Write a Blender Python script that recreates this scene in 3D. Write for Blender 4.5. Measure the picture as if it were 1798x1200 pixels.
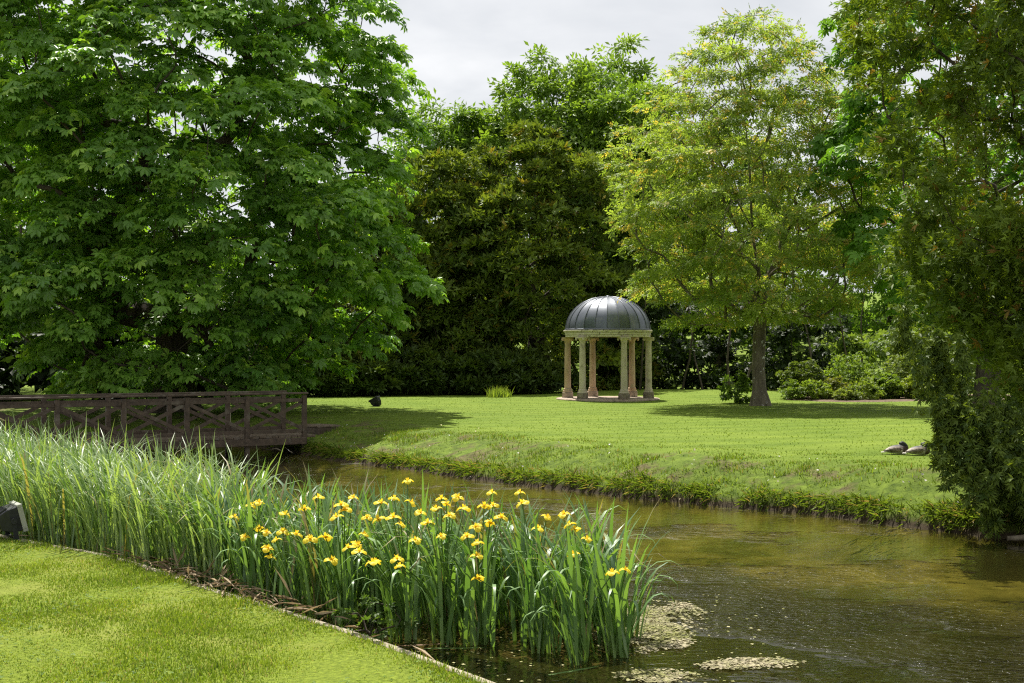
import bpy, math, random
import numpy as np
from mathutils import Vector, Matrix

for o in list(bpy.data.objects):
    bpy.data.objects.remove(o, do_unlink=True)
SC = bpy.context.scene
COL = SC.collection
R = math.radians
rng = np.random.default_rng(7)
random.seed(7)

# ------------------------------------------------------------------ camera
CAMZ = 2.35
cd = bpy.data.cameras.new('camera')
cam = bpy.data.objects.new('camera', cd)
COL.objects.link(cam)
cam.location = (0, 0, CAMZ)
cam.rotation_euler = (R(90.38), 0, 0)
cd.sensor_width = 36.0
cd.lens = 45.05
cd.clip_start = 0.1
cd.clip_end = 2000
SC.camera = cam

# ------------------------------------------------------------------ sky, sun, exposure
SUN_EL, SUN_AZ = 61.0, -16.0      # azimuth from +Y, negative = towards -X (left)
w = bpy.data.worlds.new('World')
SC.world = w
w.use_nodes = True
nt = w.node_tree
nt.nodes.clear()
N, L = nt.nodes.new, nt.links.new
out = N('ShaderNodeOutputWorld'); bg = N('ShaderNodeBackground')
sky = N('ShaderNodeTexSky'); sky.sky_type = 'NISHITA'; sky.sun_disc = False
sky.sun_elevation = R(SUN_EL); sky.sun_rotation = R(SUN_AZ)
tc = N('ShaderNodeTexCoord'); sp = N('ShaderNodeSeparateXYZ')
L(tc.outputs['Generated'], sp.inputs[0])
zz = N('ShaderNodeMath'); zz.operation = 'ADD'; zz.inputs[1].default_value = 0.22
L(sp.outputs['Z'], zz.inputs[0])
zm = N('ShaderNodeMath'); zm.operation = 'MAXIMUM'; zm.inputs[1].default_value = 0.1
L(zz.outputs[0], zm.inputs[0])
dx = N('ShaderNodeMath'); dx.operation = 'DIVIDE'; L(sp.outputs['X'], dx.inputs[0]); L(zm.outputs[0], dx.inputs[1])
dy = N('ShaderNodeMath'); dy.operation = 'DIVIDE'; L(sp.outputs['Y'], dy.inputs[0]); L(zm.outputs[0], dy.inputs[1])
cb = N('ShaderNodeCombineXYZ'); L(dx.outputs[0], cb.inputs[0]); L(dy.outputs[0], cb.inputs[1])
cn = N('ShaderNodeTexNoise'); cn.inputs['Scale'].default_value = 1.7; cn.inputs['Detail'].default_value = 7
cn.inputs['Roughness'].default_value = 0.52; cn.inputs['Distortion'].default_value = 0.35
L(cb.outputs[0], cn.inputs['Vector'])
cr = N('ShaderNodeValToRGB')
cr.color_ramp.elements[0].position = 0.40; cr.color_ramp.elements[0].color = (4.4, 4.5, 4.65, 1)
cr.color_ramp.elements[1].position = 0.62; cr.color_ramp.elements[1].color = (5.9, 5.9, 5.9, 1)
L(cn.outputs['Fac'], cr.inputs[0])
mx = N('ShaderNodeMix'); mx.data_type = 'RGBA'; mx.inputs[0].default_value = 0.93
L(sky.outputs[0], mx.inputs['A']); L(cr.outputs[0], mx.inputs['B'])
L(mx.outputs['Result'], bg.inputs[0]); bg.inputs[1].default_value = 0.1
L(bg.outputs[0], out.inputs[0])

sl = bpy.data.lights.new('sun', 'SUN'); sl.energy = 5.0; sl.angle = R(0.6); sl.color = (1.0, 0.95, 0.86)
so = bpy.data.objects.new('sun', sl); COL.objects.link(so)
S = Vector((math.cos(R(SUN_EL)) * math.sin(R(SUN_AZ)), math.cos(R(SUN_EL)) * math.cos(R(SUN_AZ)), math.sin(R(SUN_EL))))
so.rotation_euler = S.to_track_quat('Z', 'Y').to_euler()
so.location = S * 60

SC.view_settings.view_transform = 'Standard'
SC.view_settings.look = 'None'
SC.view_settings.exposure = 0.75
SC.view_settings.gamma = 1.0
SC.view_settings.use_curve_mapping = False
try:
    SC.render.engine = 'CYCLES'
    SC.cycles.max_bounces = 7
    SC.cycles.diffuse_bounces = 3
    SC.cycles.glossy_bounces = 2
    SC.cycles.transmission_bounces = 4
    SC.cycles.transparent_max_bounces = 6
    SC.cycles.caustics_reflective = False
    SC.cycles.caustics_refractive = False
    SC.cycles.use_denoising = False
    SC.cycles.filter_width = 1.2
    SC.cycles.sample_clamp_direct = 3.0
    SC.cycles.sample_clamp_indirect = 3.0
except Exception:
    pass

# ------------------------------------------------------------------ helpers
F_PX = 2250.0
def at(x, y, D):
    """world point that shows at photo pixel (x, y) when it stands D metres away"""
    return ((x - 899) / F_PX * D, D, CAMZ - (y - 615) / F_PX * D)

def tag(o, label=None, cat=None, group=None, kind=None):
    if label: o['label'] = label
    if cat: o['category'] = cat
    if group: o['group'] = group
    if kind: o['kind'] = kind
    return o

def empty(name, loc=(0, 0, 0), rz=0.0, label=None, cat=None, group=None):
    o = bpy.data.objects.new(name, None)
    COL.objects.link(o)
    o.empty_display_size = 0.2
    o.location = loc
    o.rotation_euler = (0, 0, rz)
    return tag(o, label, cat, group)

def mesh_data(name, V, F, mat=None, smooth=False, col=None):
    V = np.asarray(V, dtype=np.float32).reshape(-1, 3)
    me = bpy.data.meshes.new(name)
    if isinstance(F, np.ndarray):
        k = F.shape[1]
        me.vertices.add(len(V)); me.vertices.foreach_set('co', V.ravel())
        me.loops.add(F.size); me.loops.foreach_set('vertex_index', F.astype(np.int32).ravel())
        me.polygons.add(len(F))
        me.polygons.foreach_set('loop_start', np.arange(0, F.size, k, dtype=np.int32))
        me.update(calc_edges=True)
    else:
        me.from_pydata([tuple(v) for v in V.tolist()], [], F)
        me.update()
    if smooth:
        me.polygons.foreach_set('use_smooth', np.ones(len(me.polygons), dtype=bool))
    if col is not None:
        a = me.color_attributes.new('Col', 'FLOAT_COLOR', 'POINT')
        c = np.ones((len(V), 4), dtype=np.float32); c[:, :3] = col
        a.data.foreach_set('color', c.ravel())
    if mat: me.materials.append(mat)
    return me

def obj(name, me, parent=None, loc=None, rot=None):
    o = bpy.data.objects.new(name, me)
    COL.objects.link(o)
    if parent: o.parent = parent
    if loc is not None: o.location = loc
    if rot is not None: o.rotation_euler = rot
    return o

class MB:
    """collects shapes for one mesh"""
    def __init__(s): s.v = []; s.f = []
    def add(s, V, F):
        b = len(s.v); s.v += [tuple(p) for p in V]; s.f += [tuple(i + b for i in f) for f in F]
    def box(s, c, d, m=None, taper=1.0):
        x, y, z = d[0] / 2, d[1] / 2, d[2] / 2
        t = taper
        P = [(-x, -y, -z), (x, -y, -z), (x, y, -z), (-x, y, -z), (-x * t, -y * t, z), (x * t, -y * t, z), (x * t, y * t, z), (-x * t, y * t, z)]
        P = [Vector(p) for p in P]
        if m is not None: P = [m @ p for p in P]
        P = [p + Vector(c) for p in P]
        s.add(P, [(0, 3, 2, 1), (4, 5, 6, 7), (0, 1, 5, 4), (1, 2, 6, 5), (2, 3, 7, 6), (3, 0, 4, 7)])
        return s
    def beam(s, a, b, wd, ht, up=(0, 0, 1)):
        a = Vector(a); b = Vector(b); d = (b - a); ln = d.length; d.normalize()
        u = Vector(up); sd = d.cross(u); sd.normalize(); u = sd.cross(d)
        m = Matrix((d, sd, u)).transposed()
        return s.box((a + b) / 2, (ln, wd, ht), m)
    def lathe(s, prof, n=20, cap=True, off=(0, 0, 0)):
        V = []; F = []
        for r, z in prof:
            for i in range(n):
                a = 2 * math.pi * i / n
                V.append((r * math.cos(a) + off[0], r * math.sin(a) + off[1], z + off[2]))
        for j in range(len(prof) - 1):
            for i in range(n):
                i2 = (i + 1) % n
                F.append((j * n + i, j * n + i2, (j + 1) * n + i2, (j + 1) * n + i))
        if cap:
            F.append(tuple(range(n - 1, -1, -1))); F.append(tuple((len(prof) - 1) * n + i for i in range(n)))
        s.add(V, F); return s
    def tube(s, pts, rad, n=6):
        V, F = tube_np(np.array(pts, float), np.array(rad, float), n)
        s.add(V.tolist(), F.tolist()); return s
    def build(s, name, mat, parent=None, smooth=False, bevel=0.0, loc=None):
        me = mesh_data(name, np.array(s.v), s.f, mat, smooth)
        o = obj(name, me, parent, loc)
        if bevel:
            m = o.modifiers.new('bevel', 'BEVEL'); m.width = bevel; m.segments = 1; m.limit_method = 'ANGLE'
        return o

def nrm(a):
    return a / np.maximum(np.linalg.norm(a, axis=-1, keepdims=True), 1e-9)

def tube_np(P, rad, n=6):
    T = nrm(np.gradient(P, axis=0))
    ref = np.array([0.31, 0.17, 0.93]) if abs(T[0, 2]) < 0.8 else np.array([0.93, 0.21, 0.1])
    A = nrm(np.cross(T, ref)); B = np.cross(T, A)
    th = np.arange(n) * 2 * np.pi / n
    ring = (A[:, None, :] * np.cos(th)[None, :, None] + B[:, None, :] * np.sin(th)[None, :, None]) * rad[:, None, None] + P[:, None, :]
    V = ring.reshape(-1, 3); m = len(P)
    j, i = np.meshgrid(np.arange(m - 1), np.arange(n), indexing='ij')
    i2 = (i + 1) % n
    F = np.stack([j * n + i, (j + 1) * n + i, (j + 1) * n + i2, j * n + i2], -1).reshape(-1, 4)
    return V, F

def inst(TV, TF, pos, xd, zd, size, col):
    """instance a template (x = tip direction, z = upper face) as one joined mesh"""
    xd = nrm(xd); zd = zd - xd * (zd * xd).sum(-1, keepdims=True); zd = nrm(zd)
    yd = np.cross(zd, xd)
    n, k = len(pos), len(TV)
    V = (TV[None, :, 0:1] * xd[:, None, :] + TV[None, :, 1:2] * yd[:, None, :] + TV[None, :, 2:3] * zd[:, None, :])
    V = V * np.asarray(size).reshape(-1, 1, 1) + pos[:, None, :]
    Fo = (TF[None] + (np.arange(n) * k)[:, None, None]).reshape(-1, TF.shape[1])
    C = np.repeat(col, k, axis=0)
    return V.reshape(-1, 3), Fo, C

def sinnoise(x, y, seed=0, octs=4, f=1.0):
    r = np.random.default_rng(seed); s = 0; a = 1.0; tot = 0
    for o in range(octs):
        for k in range(3):
            th = r.uniform(0, 6.28); ph = r.uniform(0, 6.28); ff = f * r.uniform(0.7, 1.3)
            s = s + a * np.sin((x * math.cos(th) + y * math.sin(th)) * ff + ph + 0.7 * np.sin((x * math.sin(th) - y * math.cos(th)) * ff * 0.8 + ph * 2))
            tot += a
        a *= 0.55; f *= 2.0
    return s / tot * 1.8

# ------------------------------------------------------------------ materials
def mat(name):
    m = bpy.data.materials.new(name); m.use_nodes = True
    t = m.node_tree; t.nodes.clear()
    o = t.nodes.new('ShaderNodeOutputMaterial')
    return m, t, o

def leaf_mat(name, trans=0.4, rough=0.5, tint=(1.25, 1.45, 0.5), spec=0.35, hv=0.0):
    m, t, o = mat(name)
    a = t.nodes.new('ShaderNodeAttribute'); a.attribute_name = 'Col'
    p = t.nodes.new('ShaderNodeBsdfPrincipled'); p.inputs['Roughness'].default_value = rough
    p.inputs['Specular IOR Level'].default_value = spec
    t.links.new(a.outputs['Color'], p.inputs['Base Color'])
    tr = t.nodes.new('ShaderNodeBsdfTranslucent')
    mu = t.nodes.new('ShaderNodeMix'); mu.data_type = 'RGBA'; mu.blend_type = 'MULTIPLY'; mu.inputs[0].default_value = 1
    mu.clamp_result = False
    t.links.new(a.outputs['Color'], mu.inputs['A']); mu.inputs['B'].default_value = (*tint, 1)
    t.links.new(mu.outputs['Result'], tr.inputs[0])
    mi = t.nodes.new('ShaderNodeMixShader'); mi.inputs[0].default_value = trans
    t.links.new(p.outputs[0], mi.inputs[1]); t.links.new(tr.outputs[0], mi.inputs[2])
    t.links.new(mi.outputs[0], o.inputs[0])
    return m

def noise_mat(name, c1, c2, scale=6.0, rough=0.8, bump=0.3, bscale=None, c3=None, c3scale=2.0, c3lo=0.55, c3hi=0.7, spec=0.3, stretch=(1, 1, 1), metallic=0.0, detail=6, bdist=0.02):
    m, t, o = mat(name); n = t.nodes.new; l = t.links.new
    p = n('ShaderNodeBsdfPrincipled'); p.inputs['Roughness'].default_value = rough
    p.inputs['Specular IOR Level'].default_value = spec; p.inputs['Metallic'].default_value = metallic
    tc = n('ShaderNodeTexCoord'); mp = n('ShaderNodeMapping'); mp.inputs['Scale'].default_value = stretch
    gi = n('ShaderNodeObjectInfo')
    ad = n('ShaderNodeVectorMath'); ad.operation = 'ADD'
    sc_ = n('ShaderNodeVectorMath'); sc_.operation = 'SCALE'; sc_.inputs['Scale'].default_value = 37.0
    cbx = n('ShaderNodeCombineXYZ'); l(gi.outputs['Random'], cbx.inputs[0]); l(gi.outputs['Random'], cbx.inputs[1])
    l(cbx.outputs[0], sc_.inputs[0])
    l(tc.outputs['Object'], ad.inputs[0]); l(sc_.outputs[0], ad.inputs[1]); l(ad.outputs[0], mp.inputs[0])
    nz = n('ShaderNodeTexNoise'); nz.inputs['Scale'].default_value = scale; nz.inputs['Detail'].default_value = detail
    nz.inputs['Roughness'].default_value = 0.6
    l(mp.outputs[0], nz.inputs['Vector'])
    rp = n('ShaderNodeValToRGB'); rp.color_ramp.elements[0].position = 0.32; rp.color_ramp.elements[1].position = 0.68
    rp.color_ramp.elements[0].color = (*c1, 1); rp.color_ramp.elements[1].color = (*c2, 1)
    l(nz.outputs['Fac'], rp.inputs[0]); cur = rp.outputs[0]
    if c3:
        n3 = n('ShaderNodeTexNoise'); n3.inputs['Scale'].default_value = c3scale; n3.inputs['Detail'].default_value = 8
        n3.inputs['Roughness'].default_value = 0.65
        l(ad.outputs[0], n3.inputs['Vector'])
        mr = n('ShaderNodeMapRange'); mr.inputs[1].default_value = c3lo; mr.inputs[2].default_value = c3hi
        l(n3.outputs['Fac'], mr.inputs[0])
        mi = n('ShaderNodeMix'); mi.data_type = 'RGBA'; l(mr.outputs[0], mi.inputs[0]); l(cur, mi.inputs['A']); mi.inputs['B'].default_value = (*c3, 1)
        cur = mi.outputs['Result']
    l(cur, p.inputs['Base Color'])
    if bump:
        nb = n('ShaderNodeTexNoise'); nb.inputs['Scale'].default_value = bscale or scale * 4; nb.inputs['Detail'].default_value = 8
        l(mp.outputs[0], nb.inputs['Vector'])
        bp = n('ShaderNodeBump'); bp.inputs['Strength'].default_value = bump; bp.inputs['Distance'].default_value = bdist
        l(nb.outputs['Fac'], bp.inputs['Height']); l(bp.outputs[0], p.inputs['Normal'])
    l(p.outputs[0], o.inputs[0])
    return m

M = {}
M['chestnut'] = leaf_mat('chestnut_leaf', 0.38, 0.42, (1.5, 1.5, 0.45), 0.4)
M['leaf'] = leaf_mat('broad_leaf', 0.45, 0.5, (1.4, 1.4, 0.5), 0.3)
M['walnut'] = leaf_mat('walnut_leaf', 0.52, 0.5, (1.35, 1.4, 0.5), 0.3)
M['needle'] = leaf_mat('yew_needle', 0.32, 0.55, (1.4, 1.3, 0.4), 0.3)
M['blade'] = leaf_mat('iris_blade', 0.33, 0.42, (1.45, 1.5, 0.4), 0.65)
M['grass'] = leaf_mat('grass_blade', 0.4, 0.55, (1.3, 1.3, 0.5), 0.2)
M['petal'] = leaf_mat('iris_petal', 0.35, 0.5, (1.1, 1.0, 0.7), 0.2)
M['bark'] = noise_mat('bark', (0.035, 0.028, 0.02), (0.11, 0.09, 0.065), 7, 0.9, 0.8, 14, stretch=(1, 1, 0.25), bdist=0.05)
M['bark_flecked'] = noise_mat('bark_flecked', (0.08, 0.066, 0.045), (0.21, 0.18, 0.125), 7, 0.9, 0.9, 14, c3=(0.6, 0.6, 0.54), c3scale=7, c3lo=0.60, c3hi=0.64, stretch=(1, 1, 0.3), bdist=0.05)  # bark with small pale flecks scattered by noise
M['wood'] = noise_mat('bridge_timber', (0.042, 0.029, 0.018), (0.105, 0.074, 0.048), 9, 0.62, 0.35, 30, stretch=(1, 1, 1), c3=(0.15, 0.13, 0.095), c3scale=3, spec=0.4, bdist=0.006)
M['deck'] = noise_mat('deck_timber', (0.08, 0.058, 0.036), (0.19, 0.145, 0.10), 9, 0.7, 0.4, 30, c3=(0.2, 0.18, 0.15), c3scale=4, bdist=0.006)
M['stone_warm'] = noise_mat('stone_warm', (0.42, 0.27, 0.17), (0.55, 0.42, 0.29), 4, 0.85, 0.4, 24, c3=(0.30, 0.28, 0.18), c3scale=3.2, stretch=(1, 1, 0.35), bdist=0.008)
M['stone_grey'] = noise_mat('stone_grey', (0.45, 0.39, 0.29), (0.62, 0.55, 0.44), 5, 0.88, 0.5, 24, c3=(0.25, 0.21, 0.15), c3scale=4, stretch=(1, 1, 0.35), bdist=0.008)
M['stone_base'] = noise_mat('stone_base', (0.33, 0.26, 0.20), (0.48, 0.38, 0.30), 9, 0.9, 0.5, 30, c3=(0.10, 0.08, 0.06), c3scale=7, c3lo=0.5, bdist=0.01)
M['stone_dark'] = noise_mat('stone_dark', (0.17, 0.14, 0.10), (0.33, 0.28, 0.22), 9, 0.9, 0.5, 30, c3=(0.05, 0.04, 0.03), c3scale=8, c3lo=0.5, bdist=0.01)
M['stone_ring'] = noise_mat('stone_ring', (0.52, 0.46, 0.34), (0.72, 0.66, 0.53), 6, 0.9, 0.6, 26, c3=(0.16, 0.14, 0.07), c3scale=6, c3lo=0.52, stretch=(1, 1, 2.0), bdist=0.012)
M['lead'] = noise_mat('lead_sheet', (0.105, 0.118, 0.142), (0.175, 0.19, 0.22), 2.2, 0.42, 0.12, 6, c3=(0.24, 0.24, 0.25), c3scale=2.6, c3lo=0.55, c3hi=0.75, metallic=0.55, spec=0.5, stretch=(1, 1, 0.5), bdist=0.01)
M['edging'] = noise_mat('edging_stone', (0.22, 0.19, 0.13), (0.42, 0.37, 0.28), 10, 0.9, 0.5, 40, c3=(0.10, 0.09, 0.05), c3scale=6)
M['soil'] = noise_mat('bark_mulch', (0.07, 0.045, 0.03), (0.24, 0.17, 0.12), 14, 0.95, 0.9, 30, bdist=0.05)
M['dead'] = leaf_mat('dead_leaf', 0.2, 0.7, (1.1, 1.0, 0.8), 0.2)
M['algae'] = noise_mat('algae_mat', (0.17, 0.155, 0.07), (0.40, 0.35, 0.23), 14, 0.8, 0.9, 30, c3=(0.20, 0.22, 0.05), c3scale=7, bdist=0.03)
M['black'] = noise_mat('black_cast_metal', (0.010, 0.011, 0.014), (0.024, 0.026, 0.030), 12, 0.5, 0.15, 60, spec=0.4, bdist=0.003)
M['bezel'] = noise_mat('grey_bezel', (0.32, 0.32, 0.28), (0.48, 0.48, 0.43), 10, 0.55, 0.1, 40, bdist=0.003)
M['lamp_glass'] = noise_mat('lamp_glass', (0.10, 0.11, 0.11), (0.16, 0.17, 0.17), 3, 0.12, 0.0)
M['cement'] = noise_mat('pale_post', (0.45, 0.38, 0.28), (0.62, 0.55, 0.42), 12, 0.85, 0.3, 40)

# ------------------------------------------------------------------ shorelines and terrain
FAR = np.array([(-60, 52), (-34, 44), (-20, 38.5), (-12, 34.5), (-8.2, 32.4), (-6.0, 30.7), (-4.7, 28.9), (-3.9, 27.5), (-3.04, 26.4), (-1.75, 24.8), (-.19, 22.7), (1.4, 20.9),
                (2.64, 19.7), (4.1, 18.4), (5.0, 17.3), (5.84, 16.4), (6.6, 15.8), (8.5, 14.8), (12, 13.6), (20, 12), (60, 8)], float)
NEAR = np.array([(-60, 40), (-34, 32.5), (-20, 27), (-13.2, 22.0), (-9, 17.9), (-6.08, 15.2), (-4.2, 13.56), (-2.9, 11.95), (-1.35, 10.1), (-.26, 8.62), (.45, 7.6), (1.6, 6.0), (4.5, 2.5), (9, -3), (20, -12)], float)

def smooth_poly(P, k=10):
    t = np.arange(len(P)); tt = np.linspace(0, len(P) - 1, (len(P) - 1) * k + 1)
    o = np.zeros((len(tt), 2))
    for i, s in enumerate(tt):
        j = min(int(s), len(P) - 2); u = s - j
        p0 = P[max(j - 1, 0)]; p1 = P[j]; p2 = P[j + 1]; p3 = P[min(j + 2, len(P) - 1)]
        o[i] = 0.5 * ((2 * p1) + (-p0 + p2) * u + (2 * p0 - 5 * p1 + 4 * p2 - p3) * u * u + (-p0 + 3 * p1 - 3 * p2 + p3) * u ** 3)
    return o
FARS = smooth_poly(FAR, 6)
NEARS = smooth_poly(NEAR, 12)

def sdist(X, Y, P):
    """signed distance to polyline (left of walking direction positive)"""
    X = np.asarray(X, float).ravel(); Y = np.asarray(Y, float).ravel()
    best = np.full(len(X), 1e9); sg = np.zeros(len(X))
    for a, b in zip(P[:-1], P[1:]):
        d = b - a; ll = d @ d
        t = np.clip(((X - a[0]) * d[0] + (Y - a[1]) * d[1]) / ll, 0, 1)
        ex = X - a[0] - t * d[0]; ey = Y - a[1] - t * d[1]
        q = ex * ex + ey * ey
        m = q < best
        best = np.where(m, q, best); sg = np.where(m, d[0] * ey - d[1] * ex, sg)
    return np.sqrt(best) * np.sign(sg)

def sstep(a, b, x):
    t = np.clip((x - a) / (b - a), 0, 1); return t * t * (3 - 2 * t)

def height(X, Y):
    shp = np.shape(X); X = np.asarray(X, float).ravel(); Y = np.asarray(Y, float).ravel()
    s = sdist(X, Y, FARS)                      # positive inland on the far side
    s = s + 0.16 * sinnoise(X, Y, 3, 3, 1.5) * np.exp(-np.abs(s) / 1.2)
    lawn = 0.60 + 0.008 * np.clip(X - 4, 0, 12) - 0.0025 * np.clip(Y - 26, 0, 20)
    lawn = lawn + 0.17 * np.exp(-((X - 6.2) / 5.0) ** 2 - ((Y - 52) / 4.5) ** 2)
    lawn = lawn + 0.02 * sinnoise(X, Y, 5, 2, 0.35)
    wl = 1.45 + 1.9 * sstep(1.5, -4.5, X)       # the bank is wider and rounder on the left
    prof = 0.27 * sstep(0.0, 0.10, s) + 0.73 * (1 - (1 - np.clip((s - .04) / wl, 0, 1)) ** 1.75)
    bumps = 0.075 * sinnoise(X, Y, 9, 4, 2.2) * np.exp(-((s - 1.0) / 1.0) ** 2)
    z = lawn * prof + bumps * (s > 0)
    bed = -0.34 * sstep(0.0, 1.1, -s) - 0.03
    bed = bed - 0.12 * sstep(1.0, 4.0, -s) + 0.04 * sinnoise(X, Y, 11, 3, 1.3)
    z = np.where(s > 0, z, np.minimum(bed, -0.02))
    # pool behind the left lawn
    pool = sstep(0, 1, 1.25 - np.sqrt(((X + 9) / 8.0) ** 2 + ((Y - 66) / 9.0) ** 2))
    z = z * (1 - pool) - 0.35 * pool
    # the land rises far behind
    z = z + sstep(72, 150, Y) * (5.5 + 3.5 * sstep(0, 60, X)) + 0.0
    z = z + 10 * sstep(150, 420, Y)
    return z.reshape(shp)

def axis(a):  # piecewise spacing
    o = []
    for lo, hi, st in a: o += list(np.arange(lo, hi, st))
    o.append(a[-1][1]); return np.array(o)
gx = axis([(-420, -60, 24), (-60, -16, 2.0), (-16, -7, 0.4), (-7, 8, 0.16), (8, 16, 0.4), (16, 60, 2.2), (60, 421, 24)])
gy = axis([(-60, 0, 10), (0, 14, 0.6), (14, 30, 0.16), (30, 56, 0.4), (56, 90, 1.5), (90, 200, 8), (200, 700, 40)])
GX, GY = np.meshgrid(gx, gy)
GZ = height(GX, GY)
nearside = sdist(GX, GY, NEARS).reshape(GX.shape)
GZ = np.where(nearside < 0.0, np.minimum(GZ, -0.3), GZ)
nxg, nyg = len(gx), len(gy)
j, i = np.meshgrid(np.arange(nyg - 1), np.arange(nxg - 1), indexing='ij')
GF = np.stack([j * nxg + i, j * nxg + i + 1, (j + 1) * nxg + i + 1, (j + 1) * nxg + i], -1).reshape(-1, 4)
gs = sdist(GX, GY, FARS)
# per-vertex masks: R bank (rough grass and soil), G under water, B bed painted darker for light lost in depth
bank = sstep(1.25, .75, gs / (1.45 + 1.9 * sstep(1.5, -4.5, GX.ravel()))) * (gs > -0.1)
wet = (GZ.ravel() < 0.03).astype(float)
depth_dark = sstep(1.2, 4.0, -gs + 1.1 * sinnoise(GX.ravel(), GY.ravel(), 33, 3, .8))
ground_col = np.stack([bank, wet, depth_dark], -1)

def ground_mat():
    m, t, o = mat('ground_grass'); n = t.nodes.new; l = t.links.new
    p = n('ShaderNodeBsdfPrincipled'); p.inputs['Roughness'].default_value = 0.85; p.inputs['Specular IOR Level'].default_value = 0.12
    tc = n('ShaderNodeTexCoord'); a = n('ShaderNodeAttribute'); a.attribute_name = 'Col'
    sep = n('ShaderNodeSeparateColor'); l(a.outputs['Color'], sep.inputs[0])
    def noise(sc, det=6, ro=0.6, stretch=None):
        z = n('ShaderNodeTexNoise'); z.inputs['Scale'].default_value = sc; z.inputs['Detail'].default_value = det; z.inputs['Roughness'].default_value = ro
        if stretch:
            mp = n('ShaderNodeMapping'); mp.inputs['Scale'].default_value = stretch; mp.inputs['Rotation'].default_value = (0, 0, R(14)); l(tc.outputs['Object'], mp.inputs[0]); l(mp.outputs[0], z.inputs['Vector'])
        else: l(tc.outputs['Object'], z.inputs['Vector'])
        return z.outputs['Fac']
    def ramp(f, a_, b_, c1, c2):
        r = n('ShaderNodeValToRGB'); r.color_ramp.elements[0].position = a_; r.color_ramp.elements[1].position = b_
        r.color_ramp.elements[0].color = (*c1, 1); r.color_ramp.elements[1].color = (*c2, 1); l(f, r.inputs[0]); return r.outputs[0]
    def mix(f, a_, b_, mode='MIX'):
        x = n('ShaderNodeMix'); x.data_type = 'RGBA'; x.blend_type = mode
        if isinstance(f, (int, float)): x.inputs[0].default_value = f
        else: l(f, x.inputs[0])
        l(a_, x.inputs['A']); l(b_, x.inputs['B']); return x.outputs['Result']
    fine = ramp(noise(30, 6, 0.7), 0.3, 0.72, (0.10, 0.165, 0.014), (0.20, 0.285, 0.03))
    broad = ramp(noise(0.55, 5, 0.6), 0.35, 0.7, (0.105, 0.165, 0.016), (0.23, 0.29, 0.042))
    lawn = mix(0.45, fine, broad)
    # mowing stripes
    wv = n('ShaderNodeTexWave'); wv.wave_type = 'BANDS'; wv.bands_direction = 'Y'; wv.inputs['Scale'].default_value = 0.26; wv.inputs['Distortion'].default_value = 0.6
    wv.inputs['Detail'].default_value = 1
    mp = n('ShaderNodeMapping'); mp.inputs['Rotation'].default_value = (0, 0, R(-14)); l(tc.outputs['Object'], mp.inputs[0]); l(mp.outputs[0], wv.inputs['Vector'])
    st = ramp(wv.outputs['Fac'], 0.3, 0.7, (0.86, 0.88, 0.86), (1.0, 1.0, 1.0))
    lawn = mix(1.0, lawn, st, 'MULTIPLY')
    streak = ramp(noise(1.0, 6, 0.7, (0.6, 6, 1)), 0.35, 0.7, (0.82, 0.84, 0.8), (1.1, 1.08, 1.05))
    lawn = mix(1.0, lawn, streak, 'MULTIPLY')
    # bank
    bg_ = ramp(noise(5, 8, 0.7), 0.34, 0.68, (0.05, 0.085, 0.010), (0.17, 0.24, 0.028))
    soil = ramp(noise(9, 8, 0.7), 0.35, 0.65, (0.06, 0.052, 0.02), (0.165, 0.145, 0.062))
    smk = n('ShaderNodeMapRange'); smk.inputs[1].default_value = 0.51; smk.inputs[2].default_value = 0.62; l(noise(1.3, 6, 0.65), smk.inputs[0])
    bankc = mix(smk.outputs[0], bg_, soil)
    cur = mix(sep.outputs[0], lawn, bankc)
    sz = n('ShaderNodeSeparateXYZ'); l(tc.outputs['Object'], sz.inputs[0])
    under = n('ShaderNodeMapRange'); under.inputs[1].default_value = 0.005; under.inputs[2].default_value = -0.02; l(sz.outputs['Z'], under.inputs[0])
    foot = n('ShaderNodeMapRange'); foot.inputs[1].default_value = 0.17; foot.inputs[2].default_value = 0.06; l(sz.outputs['Z'], foot.inputs[0])
    mud = ramp(noise(8, 6, 0.7), 0.3, 0.7, (0.018, 0.014, 0.008), (0.07, 0.052, 0.028))
    cur = mix(foot.outputs[0], cur, mud)
    bed = ramp(noise(2.2, 8, 0.65), 0.3, 0.7, (0.15, 0.125, 0.035), (0.44, 0.36, 0.14))
    weed = ramp(noise(0.9, 7, 0.6), 0.48, 0.62, (1, 1, 1), (0.42, 0.5, 0.25))
    bed = mix(1.0, bed, weed, 'MULTIPLY')
    dk = ramp(noise(3.0, 8, 0.65), 0.3, 0.7, (0.012, 0.015, 0.004), (0.05, 0.048, 0.014))  # dark bed colour standing in for light lost in deep water
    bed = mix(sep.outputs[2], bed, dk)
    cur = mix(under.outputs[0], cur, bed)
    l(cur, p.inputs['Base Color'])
    bp = n('ShaderNodeBump'); bp.inputs['Strength'].default_value = 0.7; bp.inputs['Distance'].default_value = 0.05
    l(noise(22, 8, 0.75), bp.inputs['Height']); l(bp.outputs[0], p.inputs['Normal'])
    l(p.outputs[0], o.inputs[0]); return m
M['ground'] = ground_mat()
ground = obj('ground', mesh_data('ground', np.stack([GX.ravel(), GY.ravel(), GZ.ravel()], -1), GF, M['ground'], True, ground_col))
tag(ground, 'gently mounded sunlit lawn rising from the grassy far bank of the stream', 'lawn', kind='structure')

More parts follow.
